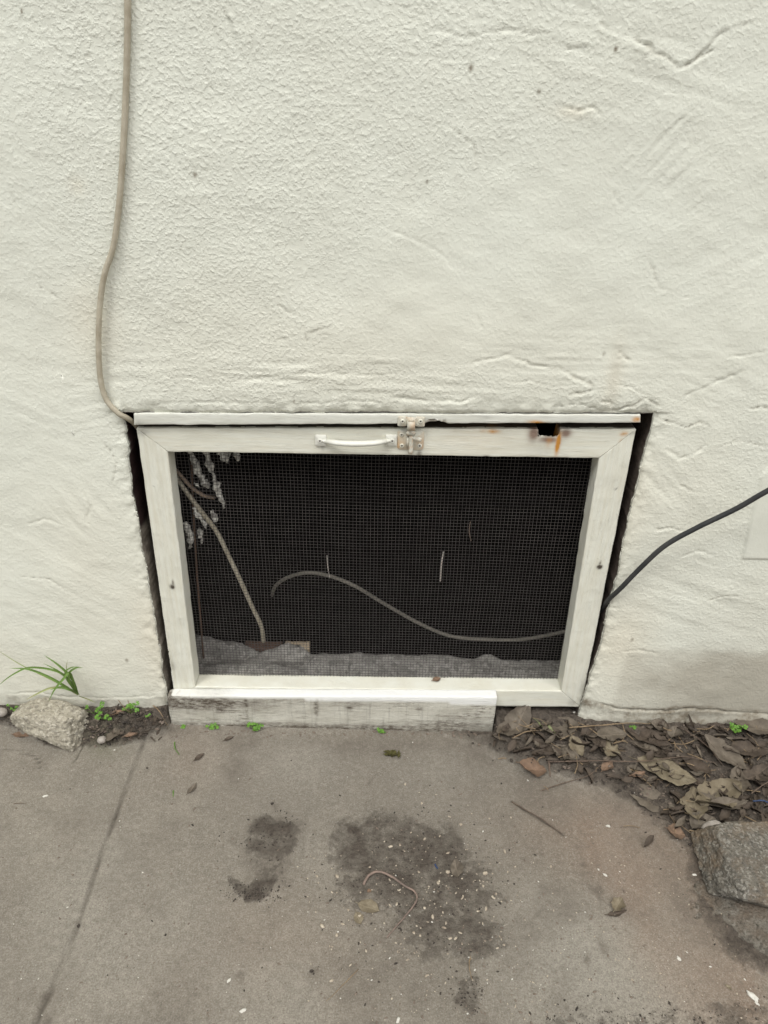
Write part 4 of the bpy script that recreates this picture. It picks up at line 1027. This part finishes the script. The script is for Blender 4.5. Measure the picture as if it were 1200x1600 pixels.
leaf(1170, 1178, 60, 28, 10, 'leaf_dark', 'dark leaf under the broad leaf at the right edge', .08, .3, .4, .010, group=G_)
leaf(1040, 1208, 84, 38, -20, 'leaf_tan', 'large pale leaf with pointed tip in the pile centre', .05, .16, .3, .010, group=G_)
leaf(1016, 1248, 70, 36, -30, 'leaf_grey', 'oval grey leaf at the front edge of the pile', .04, .14, .2, .003, group=G_)
leaf(1118, 1250, 84, 40, 24, 'leaf_tan', 'big crumpled tan leaf above the boulder', .14, .45, .8, .018, torn=.5, group=G_)
leaf(1152, 1228, 52, 20, 75, 'leaf_grey', 'curled leaf standing right of the crumpled tan leaf', .16, .5, .9, .020, group=G_)
leaf(1085, 1262, 56, 30, 80, 'leaf_tan', 'folded tan leaf left of the boulder back corner', .14, .6, .9, .010, torn=.4, group=G_)
leaf(1098, 1292, 40, 24, 32, 'leaf_grey', 'small folded grey leaf beside the boulder corner', .15, .6, .8, .006, group=G_)
leaf(1056, 1303, 24, 18, -20, 'leaf_orange', 'small rust brown leaf in front of the folded leaf', .15, .5, .5, .003, group=G_)
leaf(1132, 1264, 62, 18, 18, 'leaf_grey', 'wavy narrow leaf edge hanging over the boulder', .12, .5, 1.2, .020, group=G_)
leaf(1180, 1215, 56, 26, 30, 'leaf_dark', 'dark crumpled leaf near the right edge above the boulder', .12, .5, .7, .012, group=G_)
leaf(1085, 1200, 48, 22, -50, 'leaf_dark', 'dark leaf slanting between the pale leaf and the tilted leaf', .1, .4, .6, .008, group=G_)
leaf(855, 1172, 60, 16, -45, 'leaf_dark', 'narrow dark leaf near the left end of the pile', .06, .35, .4, .004, group=G_)
leaf(1008, 1172, 36, 16, -20, 'leaf_grey', 'little brown leaf right of the yellow leaf', .1, .4, .5, .010, group=G_)
leaf(852, 1140, 36, 10, -40, 'leaf_green', 'slim pale green leaf near the hatch corner', .12, .5, .3, .008, name='green_leaf')
leaf(948, 1200, 26, 12, 50, 'leaf_orange', 'thin orange leaf sliver below the yellow leaf', .1, .4, .5, .006, group=G_)
leaf(996, 1212, 24, 9, 20, 'leaf_orange', 'red brown leaf sliver at the tip of the large pale leaf', .1, .4, .5, .006, group=G_)
leaf(930, 1158, 40, 20, 110, 'leaf_dark', 'dark leaf between the upright tan leaf and the wall foot', .1, .4, .5, .006, group=G_)
leaf(1074, 1225, 40, 20, -60, 'leaf_dark', 'dark leaf tucked behind the folded tan leaf', .1, .4, .5, .008, group=G_)
# loose leaves on the slab
leaf(576, 1419, 28, 15, -18, 'leaf_tan', 'small pale leaf lying below the pink root on the slab', .05, .08, .2, .002)
leaf(560, 1436, 16, 10, -60, 'leaf_tan', 'tiny cream leaf scrap below and left of the pale leaf', .06, .08, .2, .002)
leaf(713, 1358, 26, 14, 100, 'leaf_grey', 'brown leaf scrap in the upper right of the dirt patch', .1, .4, .4, .002)
leaf(300, 1233, 20, 7, 70, 'leaf_grey', 'small curled brown leaf near the joint on the left slab', .15, .6, .4, .001)
leaf(965, 1415, 22, 14, 50, 'leaf_tan', 'crumpled tan scrap left of the boulder', .15, .6, .4, .002, torn=.4)
leaf(964, 1428, 26, 7, 10, 'leaf_dark', 'dark curved leaf sliver under the crumpled tan scrap', .1, .3, .4, .001)
leaf(312, 1184, 18, 7, 50, 'leaf_dark', 'dark leaf fragment in front of the plank left end', .1, .3, .4, .001)
leaf(358, 1155, 16, 6, 40, 'leaf_dark', 'dark leaf fragment in front of the plank below the weed', .1, .3, .4, .001)
leaf(205, 1150, 20, 8, 30, 'leaf_orange', 'orange bark like scrap at the soil edge left of plank', .1, .5, .3, .003)
leaf(184, 1115, 30, 7, 35, 'leaf_orange', 'brown sliver between the two weeds at the wall foot', .05, .5, .3, .006)
leaf(178, 1148, 34, 13, 70, 'leaf_grey', 'greyish leaf on the soil right of the round pebble', .06, .3, .4, .004)
leaf(682, 1060, 14, 9, 20, 'leaf_orange', 'tiny brown leaf on the white sill of the hatch', .15, .5, .3, 0).location = tuple(at(682, 1061, YF+.030)+np.array([0, -.004, .001]))
leaf(33, 1150, 26, 10, -10, 'leaf_orange', 'pinkish brown scrap under the left of the concrete chunk', .05, .3, .3, .002)

# ------------------------------------------------------------------ twigs and bits
def stick(name, pts, r, mat, label, cat='twig', up=.002, jit=.0006, taper=True):
    P = catmull([on(px, py, up+(dz if dz else 0)) for px, py, dz in pts], 10); n = len(P)
    P[:, 2] += jit*np.array([float(vnoise(i*.4, r*1e4)) for i in range(n)])
    P[:, 0] += jit*np.array([float(vnoise(i*.35, 3+r*1e4)) for i in range(n)])
    rr = r*(np.linspace(1, .45, n) if taper else np.ones(n))
    Vt, Ft = tube(P, rr, 7); o = mesh_obj(name, Vt, Ft, M[mat]); tag(o, label, cat); return o
stick('twig', [(888, 1145, .012), (930, 1143, .014), (980, 1138, .012), (1016, 1138, .010)], .0012, 'stalk', 'thin orange brown twig lying along the wall foot above the pile')
stick('twig', [(800, 1157, .004), (822, 1149, .008), (845, 1148, .01)], .0012, 'stalk', 'short pale twig near the plank end')
stick('twig', [(855, 1196, .008), (930, 1197, .012), (1000, 1198, .012), (1065, 1192, .014), (1115, 1202, .014)], .0013, 'twig', 'long dark twig running through the middle of the pile')
stick('twig', [(847, 1236, .0), (880, 1226, .002), (920, 1215, .006), (950, 1190, .012)], .0010, 'twig', 'thin dark twig sloping up into the pile from its front')
stick('twig', [(800, 1254, 0), (822, 1268, .001), (848, 1283, .001), (878, 1304, 0)], .0013, 'twig', 'dark twig on the slab between dirt patch and leaf pile')
stick('twig', [(1170, 1250, .015), (1190, 1238, .02), (1215, 1225, .024)], .001, 'twig', 'fine dark twig at the right edge above the boulder')
stick('twig', [(857, 1190, .004), (858, 1205, .004), (860, 1216, .002)], .0022, 'twig', 'stubby brown twig right of the orange tipped leaf')
stick('twig', [(1068, 1150, .014), (1100, 1175, .016), (1125, 1205, .016)], .001, 'twig', 'thin twig slanting down between the upper right leaves')
stick('root', [(568, 1384, .001), (576, 1371, .003), (592, 1366, .005), (612, 1374, .005), (632, 1387, .003), (648, 1396, .002), (651, 1408, .001), (641, 1424, .001), (622, 1446, .001), (604, 1466, 0)], .0022, 'root', 'curved pinkish root curling over the dirt patch', 'root')
stick('stalk', [(240, 1106, .004), (250, 1118, .010), (262, 1136, .002)], .0012, 'stalk', 'orange pine needle like stalk beside the plank left end', 'stalk')
stick('stalk', [(560, 1515, 0), (530, 1545, 0), (510, 1565, 0)], .0006, 'stalk', 'thin pale stalk in the lower middle of the slab', 'stalk', up=.001)
stick('stalk', [(735, 1495, 0), (733, 1510, .001), (737, 1530, 0)], .0009, 'stalk', 'short pale stalk above the small dark clod', 'stalk', up=.001)
stick('stalk', [(22, 1256, 0), (35, 1256, .001), (42, 1257, 0)], .0006, 'twig', 'tiny dark stem alone on the left slab', 'stalk', up=.001)
stick('stalk', [(271, 1236, 0), (271, 1246, .001)], .0010, 'clover', 'tiny green stalk on the slab right of the joint', 'stalk', up=.001)
stick('stalk', [(273, 1160, 0), (274, 1172, .002), (280, 1180, .001)], .0010, 'clover', 'short green stem in front of the plank left end', 'stalk', up=.001)
stick('plastic_shard', [(679, 1351, 0), (684, 1358, 0)], .0014, 'blue', 'tiny blue plastic shard in the dirt patch', 'litter', up=.001, taper=False)
stick('plastic_shard', [(1172, 1262, .016), (1190, 1263, .018), (1212, 1272, .018)], .0014, 'blue', 'dark blue plastic strip behind the boulder at the right edge', 'litter', up=.001, taper=False)

# moss flake
mb = MB(); mc = on(614, 1180)
for k in range(26):
    p = mc+np.array([random.gauss(0, .008), random.gauss(0, .004), random.uniform(.001, .005)])
    Vt, Ft = leaf_mesh(random.uniform(.006, .011), random.uniform(.004, .007), .2, .4, .5, k)
    a = random.uniform(0, 6.3); R_m = np.array([[math.cos(a), -math.sin(a), 0], [math.sin(a), math.cos(a), 0], [0, 0, 1]])
    mb.add(Vt@R_m.T+p, Ft)
tag(mb.build('moss_tuft', M['moss']), 'small olive moss tuft on the slab in front of the plank', 'moss')

# pale droppings and flakes big enough to count
def flake(px, py, s, mat, label, name='paint_chip', cat='chip', n=1, ang=0, asp=2.0):
    bm = bmesh.new(); bmesh.ops.create_icosphere(bm, subdivisions=3, radius=1)
    P = np.array([v.co[:] for v in bm.verts]); Fc = [tuple(v.index for v in f.verts) for f in bm.faces]; bm.free()
    P *= (1+0.8*fbm(P[:, 0]*1.7+px, P[:, 1]*1.7, P[:, 2]*1.7, 3, int(py)))[:, None]
    s *= .8; P = P*np.array([s*asp, s, s*.45]); a = math.radians(ang)
    P = np.stack([P[:, 0]*math.cos(a)-P[:, 1]*math.sin(a), P[:, 0]*math.sin(a)+P[:, 1]*math.cos(a), P[:, 2]], -1)
    o = mesh_obj(name, P, Fc, M[mat]); o.location = tuple(on(px, py, s*.2)); tag(o, label, cat); return o
flake(1176, 1557, .0048, 'white_bit', 'largest white fleck at the lower right corner of the slab', ang=-50)
flake(1183, 1568, .0022, 'white_bit', 'small white fleck just below the largest fleck', ang=-60)
flake(1061, 1498, .0030, 'white_bit', 'white fleck below the boulder on the reddish slab', ang=-40, asp=1.4)
flake(1138, 1542, .0028, 'leaf_tan', 'tan rectangular chip near the lower right corner', ang=-60)
flake(945, 1367, .0026, 'white_bit', 'white fleck on the slab left of the boulder', ang=-45, asp=1.6)
flake(1085, 1367, .0024, 'white_bit', 'thin white fleck beside the boulder left side', ang=5)
flake(950, 1291, .0028, 'white_bit', 'white fleck in front of the leaf pile', ang=-30, asp=1.5)
flake(380, 1579, .0026, 'white_bit', 'white fleck near the bottom of the left slab', ang=25)
flake(358, 1532, .0022, 'white_bit', 'white fleck on a dark spot near the bottom', ang=60)
flake(71, 1244, .0026, 'white_bit', 'whitish smear on the left slab near the joint', ang=20)
flake(622, 1594, .0026, 'white_bit', 'white fleck at the bottom edge of the middle slab', ang=80)
flake(758, 1415-50, .0040, 'crumb_pale', 'pale round crumb in the right of the dirt patch', 'crumb', 'crumb', asp=1.2)
flake(700, 1363, .0038, 'crumb_pale', 'pale round crumb right of the blue shard', 'crumb', 'crumb', asp=1.2)
flake(577, 1392, .0034, 'leaf_orange', 'pinkish crumb under the loop of the root', 'crumb', 'crumb', asp=1.2)
flake(562, 1440-8, .0030, 'crumb_pale', 'cream crumb left of the small pale leaf', 'crumb', 'crumb', asp=2)
flake(123, 1447, .0030, 'crumb_dark', 'dark oval seed on the left joint line', 'seed', 'seed', asp=1.8)
flake(425, 1256, .0032, 'crumb_dark', 'dark round seed above the left dirt smudge', 'seed', 'seed', asp=1.1)
flake(487, 1517, .0028, 'crumb_dark', 'dark seed on the lower middle slab', 'seed', 'seed', asp=1.3)
flake(230, 1200, .0022, 'crumb_dark', 'dark tiny seed right of the joint near the top', 'seed', 'seed', asp=1.2)
flake(882, 1118, .0030, 'crumb_dark', 'dark crumb at the hatch corner foot', 'crumb', 'crumb', asp=1.2)
flake(897, 1113, .0026, 'white_bit', 'white crumb at the foot of the hatch right corner', 'crumb', 'crumb', asp=1.2)
flake(430, 1064, .0018, 'crumb_dark', 'black crumb on the white sill of the hatch', 'crumb', 'crumb', asp=2).location = tuple(at(432, 1066, YF+.02)+np.array([0, 0, .001]))

# grit, crumbs and leaf litter nobody could count
oct_v = np.array([(1, 0, 0), (-1, 0, 0), (0, 1, 0), (0, -1, 0), (0, 0, 1), (0, 0, -1), (.6, .6, .4), (-.6, .5, .5)], float)
ico = None
bm = bmesh.new(); bmesh.ops.create_icosphere(bm, subdivisions=2, radius=1)
ICO = np.array([v.co[:] for v in bm.verts]); ICF = [tuple(v.index for v in f.verts) for f in bm.faces]; bm.free()
def scatter(name, mat, n, sampler, smin, smax, asp=(1, 2.2), flat=.6, lift=.2, label=''):
    Vs = []; Fs = []; off = 0
    for k in range(n):
        px, py = sampler(); p = on(px, py)
        if p[1] > -.002 or abs(p[0]) > 1.1: continue
        s = smin*(smax/smin)**(random.random()**2.2)
        Q = ICO*(1+.35*rng.standard_normal(len(ICO))[:, None]*.4)
        Q = Q*np.array([s*random.uniform(*asp), s, s*flat]); a = random.uniform(0, 6.3)
        Q = np.stack([Q[:, 0]*math.cos(a)-Q[:, 1]*math.sin(a), Q[:, 0]*math.sin(a)+Q[:, 1]*math.cos(a), Q[:, 2]], -1)+p+[0, 0, s*lift]
        Vs.append(Q); Fs += [tuple(i+off for i in f) for f in ICF]; off += len(Q)
    o = mesh_obj(name, np.vstack(Vs), np.array(Fs), M[mat]); tag(o, label, name.replace('_', ' '), kind='stuff'); return o
def samp_patch():
    while True:
        px, py = random.gauss(670, 75), random.gauss(1385, 65)
        if random.random() < .10: px, py = random.gauss(700, 110), random.gauss(1440, 60)
        return px, py
def samp_all():
    r = random.random()
    if r < .55: return random.uniform(0, 1200), random.uniform(1150, 1640)
    if r < .8: return random.uniform(700, 1200), random.uniform(1200, 1640)
    return random.gauss(760, 200), random.gauss(1450, 110)
def samp_soil():
    while True:
        if random.random() < .72: px, py = random.uniform(720, 1220), random.uniform(1112, 1330)
        else: px, py = random.uniform(0, 262), random.uniform(1104, 1168)
        p = gnd(px, py, .01); i = min(np.searchsorted(gx, p[0]), len(gx)-1); j = min(np.searchsorted(gy, p[1]), len(gy)-1)
        if random.random() < soil[j, i]: return px, py
def samp_smudge():
    r = random.random()
    if r < .4: return random.gauss(650, 80), random.gauss(1370, 60)
    if r < .55: return random.gauss(392, 22), random.gauss(1394, 8)
    if r < .65: return random.gauss(425, 25), random.gauss(1305, 20)
    if r < .72: return random.gauss(730, 14), random.gauss(1555, 16)
    if r < .9: return random.uniform(850, 1200), random.gauss(1590, 20)
    return random.uniform(0, 1200), random.uniform(1150, 1600)
def samp_line():
    return random.uniform(262, 780), random.gauss(1147, 3)
scatter('pale_grit', 'crumb_pale', 170, samp_patch, .0008, .0025, label='pale seed husks and grit strewn over the dirt patch')
scatter('light_grit', 'white_bit', 150, samp_all, .0004, .0012, label='fine white grit sprinkled over the slab')
scatter('brown_grit', 'crumb_mid', 1300, samp_all, .0004, .0016, label='fine brown grit sprinkled over the slab')
scatter('sand_grit', 'crumb_pale', 420, lambda: (random.uniform(480, 1200), random.uniform(1330, 1640)), .0004, .0012, label='fine tan grit on the lower right slab')
scatter('dirt_crumbs', 'crumb_dark', 1300, samp_smudge, .0004, .0015, label='dark dirt crumbs gathered in the smudges')
scatter('soil_crumbs', 'crumb_dark', 1500, samp_soil, .0008, .0032, label='dark soil crumbs under the leaf pile and the grass')
scatter('soil_grit', 'crumb_mid', 700, samp_soil, .0008, .0032, label='brown crumbs among the leaf litter')
scatter('edge_crumbs', 'crumb_mid', 260, samp_line, .0005, .0022, label='crumbs along the bottom edge of the plank')
def litter(name, mat, n, smin, smax, label, samp):
    m_ = MB()
    for k in range(n):
        px, py = samp(); p = on(px, py, random.uniform(.002, .010))
        if p[1] > -.006: continue
        L = random.uniform(smin, smax)
        nu, nv = 5, 2
        W_ = L*random.uniform(.14, .55); ph = random.uniform(0, 6); V_ = []
        for i in range(nu+1):
            for j in range(nv+1):
                u = i/nu-.5; v = j/nv-.5
                V_.append((u*L, v*W_*(1.05-abs(u*2)**2)*random.uniform(.7, 1.2), L*.35*(u*u*2*math.sin(ph)+abs(v)*.9)))
        F_ = [(i*(nv+1)+j, i*(nv+1)+j+1, (i+1)*(nv+1)+j+1, (i+1)*(nv+1)+j) for i in range(nu) for j in range(nv)]
        e = Matrix.Rotation(random.uniform(0, 6.3), 3, 'Z') @ Matrix.Rotation(random.gauss(0, .28), 3, 'X') @ Matrix.Rotation(random.gauss(0, .22), 3, 'Y')
        m_.add(np.array(V_)@np.array(e).T+p, F_)
    tag(m_.build(name, M[mat]), label, 'leaf litter', kind='stuff')
def samp_pile():
    while True:
        px = random.uniform(770, 1230); py = random.uniform(1120, 1320)
        lim = np.interp(px, [770, 850, 950, 1010, 1060, 1100, 1230], [1165, 1205, 1225, 1250, 1310, 1310, 1290])
        if py < lim-25*random.random() or random.random() < .012: return px, py
litter('leaf_litter', 'litter_dark', 210, .010, .038, 'dark broken leaf litter filling the pile', samp_pile)
litter('leaf_litter', 'litter_grey', 70, .010, .036, 'grey brown broken leaf litter among the pile', samp_pile)
m_ = MB()
for k in range(90):
    px, py = samp_pile(); p = on(px, py, random.uniform(.003, .011))
    if p[1] > -.01: continue
    a = random.gauss(0, .8); L = random.uniform(.012, .05); d = np.array([math.cos(a), math.sin(a), random.gauss(0, .08)])*L*.5; b_ = np.array([-d[1], d[0], 0])*random.uniform(-.35, .35)
    m_.add(*tube(catmull([p-d, p+b_, p+d], 5), random.uniform(.0004, .0010), 5))
tag(m_.build('stem_litter', M['stalk']), 'fine dry stems tangled through the leaf pile', 'leaf litter', kind='stuff')
litter('leaf_litter', 'litter_grey', 22, .008, .018, 'pale leaf fragments among the pile', samp_pile)
litter('leaf_litter', 'litter_dark', 50, .006, .018, 'dark leaf fragments on the soil beside the concrete chunk', lambda: (random.uniform(140, 262), random.uniform(1108, 1160)))

# ------------------------------------------------------------------ plants
def blade(pts, w_, mat, parent, seed):
    P = catmull([at(px, py, Y) for px, py, Y in pts], 8); n = len(P)
    T = np.gradient(P, axis=0); T /= np.linalg.norm(T, axis=1)[:, None]
    V_ = []
    for i in range(n):
        u = i/(n-1); ww = w_*(.55+.6*math.sin(math.pi*min(.5, u*1.1)))*(1-u**3)+.0002
        side = np.cross(T[i], np.array([0.15*math.sin(seed), -.8, .5])); side /= np.linalg.norm(side)
        nrm = np.cross(side, T[i])
        for s, dn in ((-1, 0), (-.5, -.25), (0, -.4), (.5, -.25), (1, 0)): V_.append(P[i]+side*ww*.5*s+nrm*ww*.5*dn)
    F_ = [(i*5+j, i*5+j+1, (i+1)*5+j+1, (i+1)*5+j) for i in range(n-1) for j in range(4)]
    return mesh_obj('blade', V_, F_, M[mat], parent)
tuft = empty('grass_tuft', (at(122, 1084, -.03)[0], -.03, .02), 'grass tuft with long green blades above the concrete chunk', 'grass')
BL = [([(122, 1086, -.030), (104, 1074, -.040), (76, 1058, -.045), (45, 1046, -.045), (14, 1044, -.045)], .0050, 'grass'),
      ([(118, 1082, -.030), (95, 1052, -.035), (50, 1043, -.05), (20, 1054, -.06), (-6, 1074, -.07)], .0035, 'grass'),
      ([(122, 1084, -.028), (112, 1060, -.028), (92, 1040, -.026), (68, 1023, -.022)], .0045, 'grass'),
      ([(122, 1084, -.030), (108, 1062, -.030), (90, 1048, -.028), (67, 1036, -.024)], .0035, 'grass'),
      ([(120, 1084, -.030), (109, 1066, -.034), (108, 1052, -.032), (118, 1044, -.030), (129, 1043, -.028)], .0040, 'grass'),
      ([(121, 1084, -.030), (105, 1063, -.034), (102, 1050, -.034), (112, 1043, -.03), (124, 1042, -.028)], .0030, 'grass'),
      ([(120, 1085, -.030), (110, 1052, -.045), (98, 1062, -.055), (85, 1078, -.062), (76, 1096, -.07)], .0042, 'grass'),
      ([(122, 1086, -.030), (104, 1076, -.045), (80, 1075, -.055), (58, 1084, -.062), (40, 1094, -.07)], .0038, 'grass_pale'),
      ([(122, 1085, -.025), (80, 1062, -.02), (35, 1040, -.015), (-4, 1016, -.012)], .0020, 'grass_pale'),
      ([(123, 1085, -.030), (110, 1078, -.05), (95, 1074, -.055), (78, 1078, -.06)], .0050, 'grass'),
      ([(124, 1086, -.026), (112, 1068, -.022), (104, 1045, -.016), (106, 1030, -.014)], .0018, 'grass_pale'),
      ([(124, 1088, -.028), (136, 1092, -.020), (150, 1098, -.016)], .0022, 'grass_pale')]
for k, (p, w_, m_) in enumerate(BL): blade(p, w_, m_, tuft, k)
rebase(tuft)
def weed(px, py, n, spread, size, hgt, label, Y=None, seed=0, stalks=False):
    R = random.Random(seed); base_ = on(px, py)
    if Y is not None: base_[1] = Y
    root = empty('weed', base_, label, 'weed')
    lv = MB(); stm = MB()
    for k in range(n):
        tipp = base_+np.array([R.gauss(0, spread), R.gauss(0, spread*.45)-.002, R.uniform(.3, 1)*hgt])
        stm.add(*tube(catmull([base_+np.array([R.gauss(0, .001), 0, -.002]), (base_+tipp)/2+[0, -.001, .001], tipp], 4), .0004, 5))
        for m_ in range(3):
            a = m_*2.09+R.uniform(-.3, .3); s = size*R.uniform(.7, 1.15)
            V_ = [(0, 0, 0)]
            for j in range(9):
                b = (j/8-.5)*1.75; rr = s*(1-.12*(j == 4)+.0)*(1 if abs(b) < .7 else .72)
                V_.append((rr*math.cos(b), rr*math.sin(b)*.95, s*.10*math.cos(b*3)))
            V_ = np.array(V_); ca, sa = math.cos(a), math.sin(a)
            e = np.array(Matrix.Rotation(R.gauss(.35, .3), 3, 'X'))
            V_ = np.stack([V_[:, 0]*ca-V_[:, 1]*sa, V_[:, 0]*sa+V_[:, 1]*ca, V_[:, 2]], -1)@e.T+tipp
            lv.add(V_, [(0, j, j+1) for j in range(1, 9)])
    lv.build('foliage', M['clover'], root); stm.build('stem', M['grass'], root)
    if stalks:
        for s in (-1, 1):
            st = catmull([base_, base_+np.array([s*.006-.006, 0, .015]), base_+np.array([s*.009-.010, -.001, .033])], 5)
            mesh_obj('dry_stem', *tube(st, .0007, 5), M['stalk'], root)
    rebase(root); return root
weed(152, 1104, 7, .011, .0050, .016, 'bright green clover weed just right of the concrete chunk', -.018, 1)
weed(164, 1118, 6, .006, .0045, .012, 'small clover sprig hanging on the soil beside the chunk', -.030, 2)
weed(207, 1108, 8, .009, .0050, .024, 'green weed with thin dry stems at the wall foot left of plank', -.014, 3, True)
weed(235, 1115, 3, .004, .0030, .006, 'tiny green sprout between the stemmed weed and plank', -.020, 4)
weed(330, 1140, 7, .006, .0042, .010, 'green sprout at the plank foot, left of the biggest plank sprout', YB-.006, 5)
weed(396, 1144, 9, .007, .0052, .016, 'bright clover sprout against the plank foot, biggest of those there', YB-.006, 6)
weed(599, 1145, 6, .005, .0042, .008, 'small green sprout at the middle of the plank foot', YB-.006, 7)
weed(284, 1140, 2, .003, .0045, .005, 'single tiny leaf sprout at the left end of the plank', YB-.006, 8)
weed(990, 1129, 4, .006, .0036, .004, 'low green sprout at the wall foot above the leaf pile', -.014, 9)
weed(1146, 1140, 10, .009, .0048, .022, 'leafy green weed at the wall foot near the right edge', -.022, 10)
weed(34, 1088, 5, .008, .0036, .010, 'small green weed behind the concrete chunk on the left', -.012, 11)
